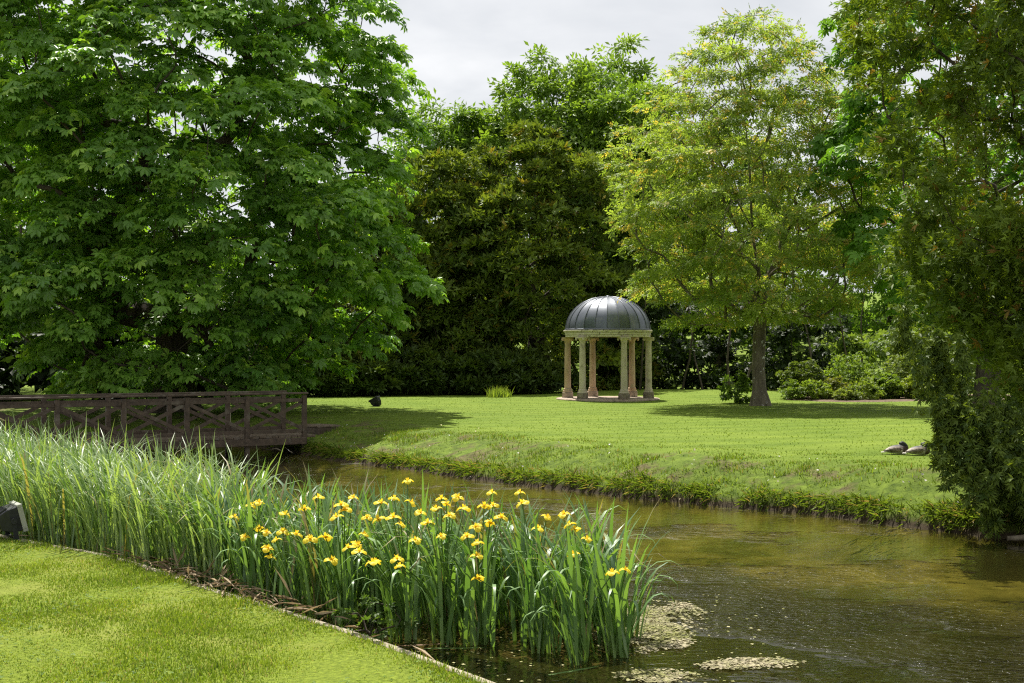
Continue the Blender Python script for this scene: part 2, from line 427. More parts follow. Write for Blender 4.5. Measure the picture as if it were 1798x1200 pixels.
# near lawn: a strip inland from the NEAR curve
LZ = 0.15
def near_lawn():
    P = NEARS; T = nrm(np.gradient(P, axis=0)); Nn = np.stack([T[:, 1], -T[:, 0]], -1)   # to the right of the walk = inland
    offs = np.array([0.0, 0.0, 0.05, 0.15, 0.4, 0.8, 1.4, 2.2, 3.2, 4.5, 6, 8, 11, 15, 30, 70])
    V = []
    for k, d in enumerate(offs):
        q = P + Nn * d
        z = np.full(len(P), LZ) if k else np.full(len(P), -0.5)
        if k == 1: z = z - 0.03
        z = z + (0.012 * sinnoise(q[:, 0], q[:, 1], 21, 3, 2.0) + 0.02 * np.clip(d - 3, 0, 20) * 0.2 if k > 1 else 0)
        V.append(np.column_stack([q, z]))
    V = np.concatenate(V); n = len(P); m = len(offs)
    jj, ii = np.meshgrid(np.arange(m - 1), np.arange(n - 1), indexing='ij')
    F = np.stack([jj * n + ii, (jj + 1) * n + ii, (jj + 1) * n + ii + 1, jj * n + ii + 1], -1).reshape(-1, 4)
    return V, F[:, ::-1].copy()
M['near_lawn'] = noise_mat('near_lawn_turf', (0.08, 0.115, 0.012), (0.20, 0.255, 0.03), 26, 0.9, 0.8, 40, c3=(0.24, 0.25, 0.06), c3scale=0.9, c3lo=0.5, c3hi=0.75, spec=0.1, bdist=0.03)
V, F = near_lawn()
nl = obj('near_lawn', mesh_data('near_lawn', V, F, M['near_lawn'], True)); tag(nl, 'short bright green lawn in the near left corner', 'lawn', kind='structure')

# water: one sheet at z = 0
def water_mat():
    m, t, o = mat('stream_water'); n = t.nodes.new; l = t.links.new
    tc = n('ShaderNodeTexCoord')
    def noise(sc, det, stretch=(1, 1, 1), rot=0, ro=0.55):
        mp = n('ShaderNodeMapping'); mp.inputs['Scale'].default_value = stretch; mp.inputs['Rotation'].default_value = (0, 0, R(rot)); l(tc.outputs['Object'], mp.inputs[0])
        z = n('ShaderNodeTexNoise'); z.inputs['Scale'].default_value = sc; z.inputs['Detail'].default_value = det; z.inputs['Roughness'].default_value = ro
        l(mp.outputs[0], z.inputs['Vector']); return z.outputs['Fac']
    def math_(op, a, b=None):
        x = n('ShaderNodeMath'); x.operation = op
        for k, v in enumerate((a, b)):
            if v is None: continue
            if isinstance(v, (int, float)): x.inputs[k].default_value = v
            else: l(v, x.inputs[k])
        return x.outputs[0]
    # gusts: patches of wind ripples
    g = n('ShaderNodeMapRange'); g.interpolation_type = 'SMOOTHSTEP'; g.inputs[1].default_value = 0.45; g.inputs[2].default_value = 0.58; g.inputs[3].default_value = 0.05; g.inputs[4].default_value = 1.0
    def spot(cx, cy, rot, rx, ry):
        mp = n('ShaderNodeMapping'); mp.vector_type = 'TEXTURE'; mp.inputs['Location'].default_value = (cx, cy, 0); mp.inputs['Rotation'].default_value = (0, 0, R(rot)); mp.inputs['Scale'].default_value = (rx, ry, 1)
        l(tc.outputs['Object'], mp.inputs[0]); ln = n('ShaderNodeVectorMath'); ln.operation = 'LENGTH'; l(mp.outputs[0], ln.inputs[0]); return ln.outputs['Value']
    gust = math_('SUBTRACT', 1.0, spot(2.2, 12.3, -68, 4.6, 1.15))
    gust2 = math_('SUBTRACT', 1.0, spot(4.6, 10.5, -60, 3.5, 0.9))
    gust = math_('MULTIPLY', math_('MAXIMUM', math_('MAXIMUM', gust, gust2), -0.6), 0.16)
    l(math_('ADD', noise(0.45, 4, (1.0, 1.5, 1), 38), gust), g.inputs[0])
    h1 = noise(6.0, 2, (1, 2.0, 1), 25, 0.5)
    h2 = noise(15.0, 1, (1, 1.6, 1), -12, 0.5)
    h = math_('ADD', math_('MULTIPLY', h1, 0.7), math_('MULTIPLY', h2, 0.30))
    h = math_('MULTIPLY', h, g.outputs[0])
    bp = n('ShaderNodeBump'); bp.inputs['Strength'].default_value = 1.0; bp.inputs['Distance'].default_value = 0.11
    l(h, bp.inputs['Height'])
    fr = n('ShaderNodeFresnel'); fr.inputs[0].default_value = 1.33; l(bp.outputs[0], fr.inputs['Normal'])
    gl = n('ShaderNodeBsdfGlossy'); gl.inputs['Roughness'].default_value = 0.045; gl.inputs[0].default_value = (1, 1, 1, 1); l(bp.outputs[0], gl.inputs['Normal'])
    tr = n('ShaderNodeBsdfTransparent'); tr.inputs[0].default_value = (0.70, 0.71, 0.42, 1)
    df = n('ShaderNodeBsdfDiffuse'); df.inputs[0].default_value = (0.045, 0.042, 0.012, 1)
    m0 = n('ShaderNodeMixShader'); m0.inputs[0].default_value = 0.2; l(tr.outputs[0], m0.inputs[1]); l(df.outputs[0], m0.inputs[2])
    m1 = n('ShaderNodeMixShader'); l(fr.outputs[0], m1.inputs[0]); l(m0.outputs[0], m1.inputs[1]); l(gl.outputs[0], m1.inputs[2])
    l(m1.outputs[0], o.inputs[0]); return m
M['water'] = water_mat()
water = obj('water', mesh_data('water', [(-70, -30, 0), (70, -30, 0), (70, 95, 0), (-70, 95, 0)], [(0, 1, 2, 3)], M['water']))
tag(water, 'brown rippled stream water curving between the lawns', 'water', kind='structure')

# ------------------------------------------------------------------ leaf templates
def kite(L_, W_, b=0.6, fold=0.15, droop=0.0):
    return np.array([(0, 0, 0), (L_ * b, W_ / 2, fold * W_ - droop * b * b), (L_, 0, -droop), (L_ * b, -W_ / 2, fold * W_ - droop * b * b)]), np.array([(0, 2, 1), (0, 3, 2)])

def xf(V, ang, off=(0, 0, 0)):
    c, s = math.cos(ang), math.sin(ang)
    return np.column_stack([V[:, 0] * c - V[:, 1] * s, V[:, 0] * s + V[:, 1] * c, V[:, 2]]) + np.array(off)

def template(parts):
    Vs, Fs, b = [], [], 0
    for V, F in parts: Vs.append(V); Fs.append(F + b); b += len(V)
    return np.concatenate(Vs), np.concatenate(Fs)

def palmate(n=7, spread=118, seed=0):
    r = np.random.default_rng(seed); P = []
    for k in range(n):
        a = (k / (n - 1) * 2 - 1) * R(spread)
        ln = 0.62 - 0.22 * abs(k / (n - 1) * 2 - 1) ** 1.5
        V, F = kite(ln, ln * 0.44, 0.68, 0.16, 0.20 + r.uniform(-.05, .1))
        P.append((xf(V, a + r.uniform(-.08, .08)), F))
    return template(P)

def pinnate(pairs=3, leaflet=0.42, wid=0.42, droop=0.15):
    P = []
    for k in range(pairs):
        x = 0.25 + 0.6 * k / pairs
        for s in (-1, 1):
            V, F = kite(leaflet, leaflet * wid, 0.5, 0.12, droop * 0.6)
            P.append((xf(V, s * R(58), (x, 0, -droop * x * x)), F))
    V, F = kite(leaflet * 1.1, leaflet * wid * 1.1, 0.5, 0.12, droop * 0.7); P.append((xf(V, 0, (0.85, 0, -droop * .7)), F))
    return template(P)

def yew_spray(pairs=7, needle=0.20, wid=0.2, droop=0.12):
    P = []
    for k in range(pairs):
        x = (k + 0.4) / pairs
        for s in (-1, 1):
            ln = needle * (1.05 - 0.55 * x)
            V = np.array([(0, -0.018, 0), (ln, 0, 0.01), (0, 0.05 * wid / 0.2, 0)])
            P.append((xf(V, s * R(52), (x, 0, -droop * x * x)), np.array([(0, 1, 2)])))
    V = np.array([(0, -.02, 0), (1.1, 0, -droop), (0, .02, 0)]); P.append((V, np.array([(0, 1, 2)])))
    return template(P)

def tuft(n=6, wid=.26, up=.55, seed=0):
    r = np.random.default_rng(seed); P = []
    for k in range(n):
        az = (k / n * 2 - 1) * R(150) * .8 + r.uniform(-.3, .3); el = r.uniform(-.2, up * 1.6); ln = r.uniform(.6, 1.05)
        V, F = kite(ln, wid * ln, .45, .2, .06)
        V = np.column_stack([V[:, 0] * math.cos(el) - V[:, 2] * math.sin(el), V[:, 1], V[:, 0] * math.sin(el) + V[:, 2] * math.cos(el)])
        P.append((xf(V, az * .75), F))
    return template(P)

PALM = [palmate(7, 118, 1), palmate(6, 105, 2), palmate(7, 125, 3)]
PINN = [pinnate(3), pinnate(2, 0.5, 0.5, 0.25)]
ASH = [pinnate(1, 0.62, 0.5, 0.25), pinnate(1, 0.7, 0.42, 0.35), pinnate(2, 0.5, 0.5, 0.3)]
YEW = [tuft(5, .26, .6, 1), tuft(4, .30, .5, 2), tuft(5, .26, .7, 3)]
YSP = yew_spray(6, .32, .40, .15)
YEWF = [tuft(5, .36, .6, 4), tuft(4, .4, .6, 5)]
BROAD = [template([(xf(kite(0.5, 0.26, 0.5, .12, .12)[0], R(a), (0, 0, 0)), kite(1, 1)[1]) for a in (-75, -25, 30, 80)]),
         template([(xf(kite(0.55, 0.30, 0.5, .12, .15)[0], R(a), (0, 0, 0)), kite(1, 1)[1]) for a in (-50, 5, 55)])]

# ------------------------------------------------------------------ tree builder
def skeleton(trunk, targets, r_tip=0.012, expo=0.46, n_mid=5, arch=0.25, seed=0, r_trunk=None, limbs=()):
    """join every target to the nearest lower branch node; pipe-model radii"""
    r = np.random.default_rng(seed)
    nodes = [np.array(p, float) for p in trunk]; par = [-1] + list(range(len(trunk) - 1))
    first = max(1, int(len(trunk) * 0.45))
    usable = list(range(first, len(trunk)))
    base = nodes[len(trunk) - 1]
    for k0, pts_l in limbs:
        prev = k0
        for p in pts_l: nodes.append(np.array(p, float)); par.append(prev); prev = len(nodes) - 1; usable.append(prev)
    order = np.argsort(np.linalg.norm(targets - nodes[first], axis=1))
    for t in targets[order]:
        A = np.array([nodes[k] for k in usable]); d = t - A
        ln = np.linalg.norm(d, axis=1)
        cost = ln * (1 + 0.9 * (d[:, 2] < 0.05 * ln) + 0.35 * (np.linalg.norm(A[:, :2] - base[:2], axis=1) > np.linalg.norm(t[:2] - base[:2]) + 0.2))
        k = usable[int(np.argmin(cost))]; a = nodes[k]; ln = np.linalg.norm(t - a)
        prev = k; mid = max(2, min(n_mid, int(ln / 0.35) + 1))
        pk = par[k]
        tang = nrm((a - nodes[pk])) if pk >= 0 else np.array([0, 0, 1.0])
        ctrl = a + tang * ln * 0.35 + np.array([0, 0, arch * ln * 0.3]) + r.normal(0, 0.06 * ln, 3)
        for q in range(1, mid + 1):
            u = q / mid
            p = (1 - u) ** 2 * a + 2 * u * (1 - u) * ctrl + u * u * t + r.normal(0, 0.015 * ln, 3) * (q < mid)
            nodes.append(p); par.append(prev); prev = len(nodes) - 1; usable.append(prev)
    n = len(nodes); cnt = np.zeros(n); kids = [[] for _ in range(n)]
    for k in range(n - 1, 0, -1):
        if not kids[k]: cnt[k] += 1
        cnt[par[k]] += cnt[k]; kids[par[k]].append(k)
    rad = r_tip * np.maximum(cnt, 1) ** expo
    if r_trunk:
        f = r_trunk / rad[1]; nt_ = len(trunk)
        rad = rad * (1 + (f - 1) * np.clip(np.log(np.maximum(cnt, 1)) / math.log(cnt[1]), 0, 1))
    # cut into chains following the thickest child
    Vs, Fs, b = [], [], 0
    stack = [(0, -1)]
    while stack:
        k, p = stack.pop(); chain = [p] if p >= 0 else []; rr = [min(rad[p], rad[k] * 1.25)] if p >= 0 else []
        while True:
            chain.append(k); rr.append(rad[k])
            if not kids[k]: break
            ks = sorted(kids[k], key=lambda q: -cnt[q])
            for q in ks[1:]: stack.append((q, k))
            k = ks[0]
        if len(chain) < 2: continue
        P = np.array([nodes[q] for q in chain]); rr = np.array(rr); rr[-1] *= 0.4
        seg = 10 if rr[0] > 0.08 else (6 if rr[0] > 0.03 else 4)
        V, F = tube_np(P, rr, seg); Vs.append(V); Fs.append(F + b); b += len(V)
    return np.concatenate(Vs), np.concatenate(Fs)

def env_targets(r, base, zs, rs, n, lo=0.86, hi=1.0, inner=0.25, ilo=0.45, wob=0.10, lump=3.0, seed=0, squash=1.0, az=None):
    """points on and inside a crown envelope given as radius over height"""
    zs = np.array(zs, float); rs = np.array(rs, float)
    zz_ = np.linspace(zs[0], zs[-1], 200); rr = np.interp(zz_, zs, rs) + 0.15
    cdf = np.cumsum(rr); cdf /= cdf[-1]
    out_, nrm_ = [], []
    P = np.zeros((0, 3))
    for k in range(n):
        best, bd = None, -1
        for c in range(7):
            z = np.interp(r.uniform(), cdf, zz_); a = r.uniform(0, 2 * np.pi) if az is None else r.uniform(az[0], az[1])
            e = np.interp(z, zs, rs) * (1 + wob * math.sin(lump * a + z * 0.9 + seed) + wob * 0.6 * math.sin(2.3 * lump * a - z * 1.7 + seed * 2))
            f = r.uniform(lo, hi) if r.uniform() > inner else r.uniform(ilo, lo)
            p = np.array([e * f * math.cos(a), e * f * math.sin(a) * squash, z])
            d = np.min(np.linalg.norm(P - p, axis=1)) if len(P) else 9
            if d > bd: bd, best, ba = d, p, a
        P = np.vstack([P, best])
    outd = P.copy(); 
    slope = np.interp(P[:, 2] + 0.5, zs, rs) - np.interp(P[:, 2] - 0.5, zs, rs)
    outd[:, 2] = 0; outd = nrm(outd); outd[:, 2] = np.clip(-slope * 0.6, -0.35, 1.0)
    return P + np.array(base), nrm(outd)

def boughs(r, C, O, dims, n, templates, size, colA, colB, tip=None, tipf=0.0, tilt=0.35, up=0.55, droop=0.35, jit=0.35, back=0.5, shell=0.55, cvar=0.22, hang=0.0):
    """flattened leafy boughs round the points C with outward directions O"""
    Vs, Fs, Cs = [], [], []; b = 0
    Oh = O.copy(); Oh[:, 2] = 0; Oh = nrm(Oh + 1e-6)
    a_ = nrm(Oh - np.array([0, 0, tilt]) + 0.6 * np.clip(O[:, 2:3], 0, 1) * np.array([0, 0, 1.0]))
    s_ = nrm(np.cross(np.array([0, 0, 1.0]), a_)); c_ = np.cross(a_, s_)
    cnts = np.where(Oh[:, 1] > 0.35, n * back, n).astype(int)
    cnts = np.maximum(3, (cnts * r.uniform(0.6, 1.4, len(C)))).astype(int)
    idx = np.repeat(np.arange(len(C)), cnts); m = len(idx)
    sc = r.uniform(0.7, 1.3, len(C))[idx][:, None]
    d = r.normal(size=(m, 3)); d = nrm(d); d[:, 2] = np.where(d[:, 2] < -0.25, -d[:, 2] * 0.6, d[:, 2])
    rad = r.uniform(shell, 1.0, (m, 1))
    loc = d * rad * np.array(dims) * sc
    loc[:, 2] -= 0.18 * dims[2] * (loc[:, 0] / dims[0]) ** 2 + hang * r.uniform(0, 1, m) ** 2
    pos = C[idx] + a_[idx] * loc[:, 0:1] + s_[idx] * loc[:, 1:2] + c_[idx] * loc[:, 2:3]
    dw = a_[idx] * d[:, 0:1] + s_[idx] * d[:, 1:2] + c_[idx] * d[:, 2:3]
    zd = nrm(dw * 0.55 + np.array([0, 0, up]) + O[idx] * 0.35 + r.normal(0, jit, (m, 3)))
    xd = nrm(dw * 0.7 + Oh[idx] * 0.7 - np.array([0, 0, droop]) + r.normal(0, jit, (m, 3)))
    cl = r.uniform(0, 1, len(C))[idx] * 0.5 + r.uniform(0, 1, m) * 0.5
    col = np.array(colA)[None] * (1 - cl[:, None]) + np.array(colB)[None] * cl[:, None]
    col = col * (1 + cvar * r.normal(0, 0.6, (m, 1)))
    if tip is not None:
        tt = (r.uniform(0, 1, m) < tipf * (0.3 + 1.4 * r.uniform(0, 1, len(C))[idx]))[:, None]
        col = np.where(tt, np.array(tip)[None] * r.uniform(0.7, 1.2, (m, 1)), col)
    col = np.clip(col, 0.004, 0.8)
    sz = r.uniform(size[0], size[1], m)
    which = r.integers(0, len(templates), m)
    for k, (TV, TF) in enumerate(templates):
        q = which == k
        if not q.any(): continue
        V, F, Cc = inst(TV, TF, pos[q], xd[q], zd[q], sz[q], col[q])
        Vs.append(V); Fs.append(F + b); Cs.append(Cc); b += len(V)
    return np.concatenate(Vs), np.concatenate(Fs), np.concatenate(Cs)

def tree(name, label, cat, base, trunk, zs, rs, n, dims, per, templates, size, cA, cB, leafm, barkm, seed, r_trunk, tip=None, tipf=0.0, group=None, env={}, bo={}, sk={}, extra=None, shift=(0, 0, 0)):
    """base = foot on the ground; trunk = list of points relative to base; zs/rs = crown radius over height"""
    r = np.random.default_rng(seed)
    root = empty(name, base, 0, label, cat, group)
    C, O = env_targets(r, shift, zs, rs, n, seed=seed, **env)
    if extra is not None:
        C = np.vstack([C, extra[0]]); O = np.vstack([O, extra[1]])
    V, F = skeleton(trunk, C, seed=seed, r_trunk=r_trunk, **sk)
    fl = 1 + 1.1 * np.exp(-np.clip(V[:, 2], 0, None) / .22) * (np.hypot(V[:, 0], V[:, 1]) < r_trunk * 2)
    V[:, 0] *= fl; V[:, 1] *= fl
    obj('trunk', mesh_data('trunk', V, F, barkm, True), root)
    V, F, Cc = boughs(r, C, O, dims, per, templates, size, cA, cB, tip, tipf, **bo)
    cr_ = obj('crown', mesh_data('crown', V, F, leafm, False, Cc), root)
    cr_['kind'] = 'stuff'
    return root

def gz(x, y): return float(height(np.array([x]), np.array([y]))[0])

# ------------------------------------------------------------------ the trees
# horse chestnut on the left
bx, by = -9.9, 37.5; b0 = gz(bx, by)
tree('horse_chestnut_tree', 'huge dark green horse chestnut filling the left, hanging low behind the bridge', 'tree', (bx, by, b0),
     [(0, 0, -.3), (0.02, 0, .3), (.05, 0, 1.2), (.0, .05, 2.2), (.1, 0, 3.4), (.15, .1, 5), (.1, .1, 7), (0, 0, 9), (.1, 0, 11.5), (0, 0, 14)],
     [0.7, 1.4, 2.4, 3.7, 5.6, 7.2, 9.8, 12, 14.5, 16.3, 17.2], [3.4, 4.3, 5.4, 6.5, 6.9, 6.8, 6.1, 5.4, 4.1, 2.2, 0.4], 540, (1.15, 0.92, 0.48), 98, PALM, (0.22, 0.48),
     (0.075, 0.18, 0.028), (0.235, 0.42, 0.06), M['chestnut'], M['bark'], 11, 0.55, tip=(0.32, 0.50, 0.08), tipf=.12,  # scattered lighter leaves stand in for sunlit highlights
     env=dict(inner=0.40, ilo=0.35, wob=0.07, lump=3), bo=dict(tilt=0.45, up=0.6, droop=0.55, back=0.25), sk=dict(r_tip=0.014))

# second chestnut, bright, behind the near yew on the right
bx, by = 13.4, 36.2; b0 = gz(bx, by)
tree('horse_chestnut_tree', 'bright green leafy chestnut between the yellowish tree and the hanging yew', 'tree', (bx, by, b0),
     [(0, 0, -.3), (0, 0, .5), (.1, 0, 2), (.0, .1, 4), (0, 0, 6), (0, 0, 9), (0, 0, 12)],
     [3.0, 4.5, 7, 10, 13, 15, 16], [2.0, 3.2, 3.9, 4.2, 3.8, 2.4, .5], 150, (1.1, 0.9, 0.5), 70, PALM, (0.34, 0.5),
     (0.085, 0.20, 0.025), (0.17, 0.33, 0.04), M['leaf'], M['bark'], 12, 0.32,
     env=dict(inner=0.2, ilo=0.5, wob=0.1), bo=dict(tilt=0.4, up=0.5, droop=0.5, back=0.35), sk=dict(r_tip=0.012))

# the yellowish tree beside the temple
bx, by = 7.87, 40.6; b0 = gz(bx, by)
WT = [(0, 0, -.2), (0.0, 0, .12), (-.03, 0, .5), (-.06, 0, 1.2), (-.04, 0, 2.1), (.02, 0, 3.0), (.04, .02, 3.7), (-.05, .05, 4.3), (-.15, .05, 4.9), (-.25, 0, 5.6), (-.3, 0, 6.6), (-.35, 0, 7.8), (-.5, 0, 9.2), (-.6, .1, 10.4)]
wr = np.random.default_rng(5)
tree('walnut_tree', 'light green and yellow tree with pale-flecked trunk right of the domed temple', 'tree', (bx, by, b0), WT,
     [2.6, 3.3, 4.2, 5.5, 6.8, 8.2, 9.6, 10.8, 11.8, 12.3], [2.1, 3.2, 3.75, 4.3, 4.25, 3.7, 3.0, 2.2, 1.3, 0.5], 340, (0.72, 0.62, 0.30), 78, PINN, (0.16, 0.28),
     (0.15, 0.235, 0.045), (0.345, 0.42, 0.105), M['walnut'], M['bark_flecked'], 13, 0.20, shift=(-.3, 0, 0), tip=(0.55, 0.42, 0.12), tipf=0.09,
     env=dict(inner=0.38, ilo=0.35, wob=0.10, lump=2), bo=dict(tilt=0.15, up=0.5, droop=0.35, back=0.8, jit=0.5, shell=0.3), sk=dict(r_tip=0.014, expo=0.56, arch=0.5, n_mid=6, limbs=[(6, [(.35, .0, 4.3), (.62, -.1, 5.1), (.8, -.1, 6.0), (.95, 0, 7.0), (1.3, 0, 8.2)]), (7, [(-.7, -.1, 4.9), (-1.5, -.2, 5.5), (-2.4, -.2, 6.2)]), (16, [(1.3, -.2, 5.5), (2.2, -.3, 6.1), (3.0, -.3, 6.5)]), (9, [(-.7, -.3, 6.3), (-1.1, -.4, 7.2), (-1.6, -.3, 8.3)])]))

# dark yews behind the lawn
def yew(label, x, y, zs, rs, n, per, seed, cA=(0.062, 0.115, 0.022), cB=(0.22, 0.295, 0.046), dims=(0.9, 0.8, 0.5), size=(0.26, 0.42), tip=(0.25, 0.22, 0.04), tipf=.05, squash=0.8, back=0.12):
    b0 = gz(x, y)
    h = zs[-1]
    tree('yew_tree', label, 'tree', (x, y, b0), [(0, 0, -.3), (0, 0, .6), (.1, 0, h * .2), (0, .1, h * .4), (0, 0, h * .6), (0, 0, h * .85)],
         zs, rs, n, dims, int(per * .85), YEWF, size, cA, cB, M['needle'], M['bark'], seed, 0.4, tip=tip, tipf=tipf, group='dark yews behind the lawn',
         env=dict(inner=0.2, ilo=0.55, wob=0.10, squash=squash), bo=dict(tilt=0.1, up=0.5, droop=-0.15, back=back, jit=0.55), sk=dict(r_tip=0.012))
yew('broad dark olive yew rising tallest behind the temple', 1.0, 56, [0.1, 1, 2.5, 4.5, 6.5, 8.2, 9.6, 10.6, 11.2], [4.2, 4.7, 4.9, 4.9, 4.5, 3.7, 2.7, 1.5, .4], 300, 110, 21)
yew('olive yew with a pointed top against the big chestnut', -3.3, 55, [0.1, 1, 2.5, 4.5, 6.5, 8.2, 9.3, 10.0], [2.9, 3.2, 3.3, 3.2, 2.7, 2.0, 1.2, .3], 180, 105, 22)
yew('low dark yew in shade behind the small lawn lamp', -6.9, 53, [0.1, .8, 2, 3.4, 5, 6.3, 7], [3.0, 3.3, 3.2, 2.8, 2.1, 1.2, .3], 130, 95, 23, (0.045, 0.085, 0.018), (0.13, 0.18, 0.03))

# light green trees beyond
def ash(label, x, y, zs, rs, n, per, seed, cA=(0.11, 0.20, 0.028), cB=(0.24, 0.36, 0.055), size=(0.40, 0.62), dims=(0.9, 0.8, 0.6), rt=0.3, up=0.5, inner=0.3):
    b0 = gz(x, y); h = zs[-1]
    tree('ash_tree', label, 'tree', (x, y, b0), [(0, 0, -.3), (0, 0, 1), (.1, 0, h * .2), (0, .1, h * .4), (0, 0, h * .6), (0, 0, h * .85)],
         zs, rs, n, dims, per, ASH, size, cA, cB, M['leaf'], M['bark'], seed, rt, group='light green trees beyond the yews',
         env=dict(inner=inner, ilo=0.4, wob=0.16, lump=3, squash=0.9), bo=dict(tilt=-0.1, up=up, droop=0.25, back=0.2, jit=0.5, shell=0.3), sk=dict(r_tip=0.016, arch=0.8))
ash('tall light green ash above the broad yew', 2.2, 75, [3, 6, 9, 12, 14.5, 16.5, 18, 18.9], [3.6, 4.4, 4.7, 4.4, 3.8, 2.8, 1.5, .4], 250, 88, 31)
ash('full light green ash behind the left side of the yellowish tree', 6.6, 73, [3, 6, 9, 12, 14, 16, 17.2], [3.2, 4.0, 4.2, 3.8, 3.1, 2.0, .4], 180, 80, 37)
ash('airy tall ash with bare stems showing, touching the yellowish tree', 6.4, 78, [6, 9, 12, 15, 17, 19, 20.3], [2.4, 2.6, 2.5, 2.4, 2.0, 1.3, .4], 100, 60, 32, (0.12, 0.21, 0.035), (0.25, 0.36, 0.07), up=0.3)
ash('small rounded light green tree top beside the big chestnut', -4.2, 76, [3, 6, 9, 12, 14, 15.6, 16.5], [2.6, 3.2, 3.4, 3.2, 2.6, 1.6, .4], 180, 85, 33, (0.10, 0.19, 0.028), (0.21, 0.33, 0.05))
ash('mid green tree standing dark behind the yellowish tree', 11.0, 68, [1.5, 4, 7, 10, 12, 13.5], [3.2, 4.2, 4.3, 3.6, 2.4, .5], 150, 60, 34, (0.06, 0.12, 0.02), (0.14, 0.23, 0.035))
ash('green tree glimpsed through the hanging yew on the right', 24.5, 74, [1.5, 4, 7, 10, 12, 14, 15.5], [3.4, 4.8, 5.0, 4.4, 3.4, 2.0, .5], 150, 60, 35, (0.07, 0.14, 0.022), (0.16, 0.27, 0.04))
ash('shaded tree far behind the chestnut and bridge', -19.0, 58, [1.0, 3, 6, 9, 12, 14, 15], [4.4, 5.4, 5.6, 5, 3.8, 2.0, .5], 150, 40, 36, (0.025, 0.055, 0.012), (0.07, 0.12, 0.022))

# near yew hanging in from the right edge
bx, by = 9.6, 18.6; b0 = gz(bx, by)
ny = np.random.default_rng(41)
def near_yew():
    root = empty('yew_tree', (bx, by, b0), 0, 'near yew with drooping sprays hanging over the bank at right edge', 'tree')
    zs = [-.3, .05, .55, 1.05, 1.9, 2.7, 3.3, 4.1, 4.8, 5.6, 6.8, 8.5, 10, 11.2, 12]
    rs = [1.0, 1.6, 1.95, 2.25, 2.75, 3.3, 3.95, 3.95, 3.9, 4.2, 4.6, 4.3, 3.3, 2.0, .5]
    C, O = env_targets(ny, (0, 0, 0), zs, rs, 300, lo=0.80, hi=1.0, inner=0.30, ilo=0.4, wob=0.06, lump=4, seed=4, az=(R(140), R(315)))
    C3, O3 = env_targets(ny, (0, 0, 0), zs[1:7], rs[1:7], 150, lo=.7, hi=1.0, inner=.25, ilo=.3, wob=.05, seed=9, az=(R(150), R(310)))
    C = np.vstack([C, C3]); O = np.vstack([O, O3])
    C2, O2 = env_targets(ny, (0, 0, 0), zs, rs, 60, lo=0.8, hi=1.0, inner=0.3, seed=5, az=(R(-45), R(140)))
    tr = [(1.2, .9, -.3), (1.2, .9, .6), (1.1, .9, 2), (.9, .7, 4), (.6, .4, 6), (.3, .2, 9), (0, 0, 11)]
    V, F = skeleton(tr, np.vstack([C, C2]), seed=3, r_trunk=0.3, r_tip=0.009)
    obj('trunk', mesh_data('trunk', V, F, M['bark'], True), root)
    A = boughs(ny, C, O, (0.48, 0.40, 0.6), 128, YEW, (0.10, 0.18), (0.065, 0.125, 0.017), (0.235, 0.325, 0.04), (0.30, 0.20, 0.045), 0.035, tilt=0.65, up=0.4, droop=0.4, jit=0.55, back=0.5, shell=0.15, hang=0.5)
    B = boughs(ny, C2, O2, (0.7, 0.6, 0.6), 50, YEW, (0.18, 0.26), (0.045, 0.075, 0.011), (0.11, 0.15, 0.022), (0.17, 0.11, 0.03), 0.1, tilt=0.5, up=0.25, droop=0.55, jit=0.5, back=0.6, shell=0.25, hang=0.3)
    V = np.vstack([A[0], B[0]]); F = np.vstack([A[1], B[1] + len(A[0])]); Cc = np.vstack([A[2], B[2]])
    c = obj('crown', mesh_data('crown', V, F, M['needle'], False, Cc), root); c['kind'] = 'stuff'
    # hanging tresses at the lower left fringe
    P, X_, Z_, S_, K_ = [], [], [], [], []
    fr = [at(x, y, D) for x, y, D in ((1655, 690, 16.5), (1668, 740, 16.3), (1690, 770, 16.2), (1705, 800, 16.0), (1725, 820, 16.0), (1745, 830, 15.9), (1770, 845, 15.8), (1790, 830, 15.9), (1640, 640, 16.6), (1625, 600, 16.8), (1780, 800, 16.4), (1735, 780, 16.5), (1700, 740, 16.8), (1762, 860, 15.7), (1815, 850, 15.8))]
    for f in fr:
        for k in range(7):
            p0 = np.array(f) - np.array([bx, by, b0]) + ny.normal(0, .16, 3) + np.array([0, 0, .35])
            ln = ny.uniform(.35, .75)
            for q in range(48):
                u = ny.uniform(0, 1)
                P.append(p0 + np.array([ny.normal(0, .05), ny.normal(0, .05), -ln * u])); X_.append((ny.normal(0, .5), ny.normal(0, .5), -0.75)); Z_.append(ny.normal(0, 1, 3) + np.array([0, -.6, .4]))
                S_.append(ny.uniform(.09, .15)); g = ny.uniform(); K_.append(np.array((.05, .095, .014)) * (1 - g) + np.array((.17, .24, .03)) * g)
    V, F, Cc = inst(*YEW[0], np.array(P), np.array(X_), np.array(Z_), np.array(S_), np.array(K_))
    c = obj('hanging_sprays', mesh_data('hanging_sprays', V, F, M['needle'], False, Cc), root); c['kind'] = 'stuff'
near_yew()

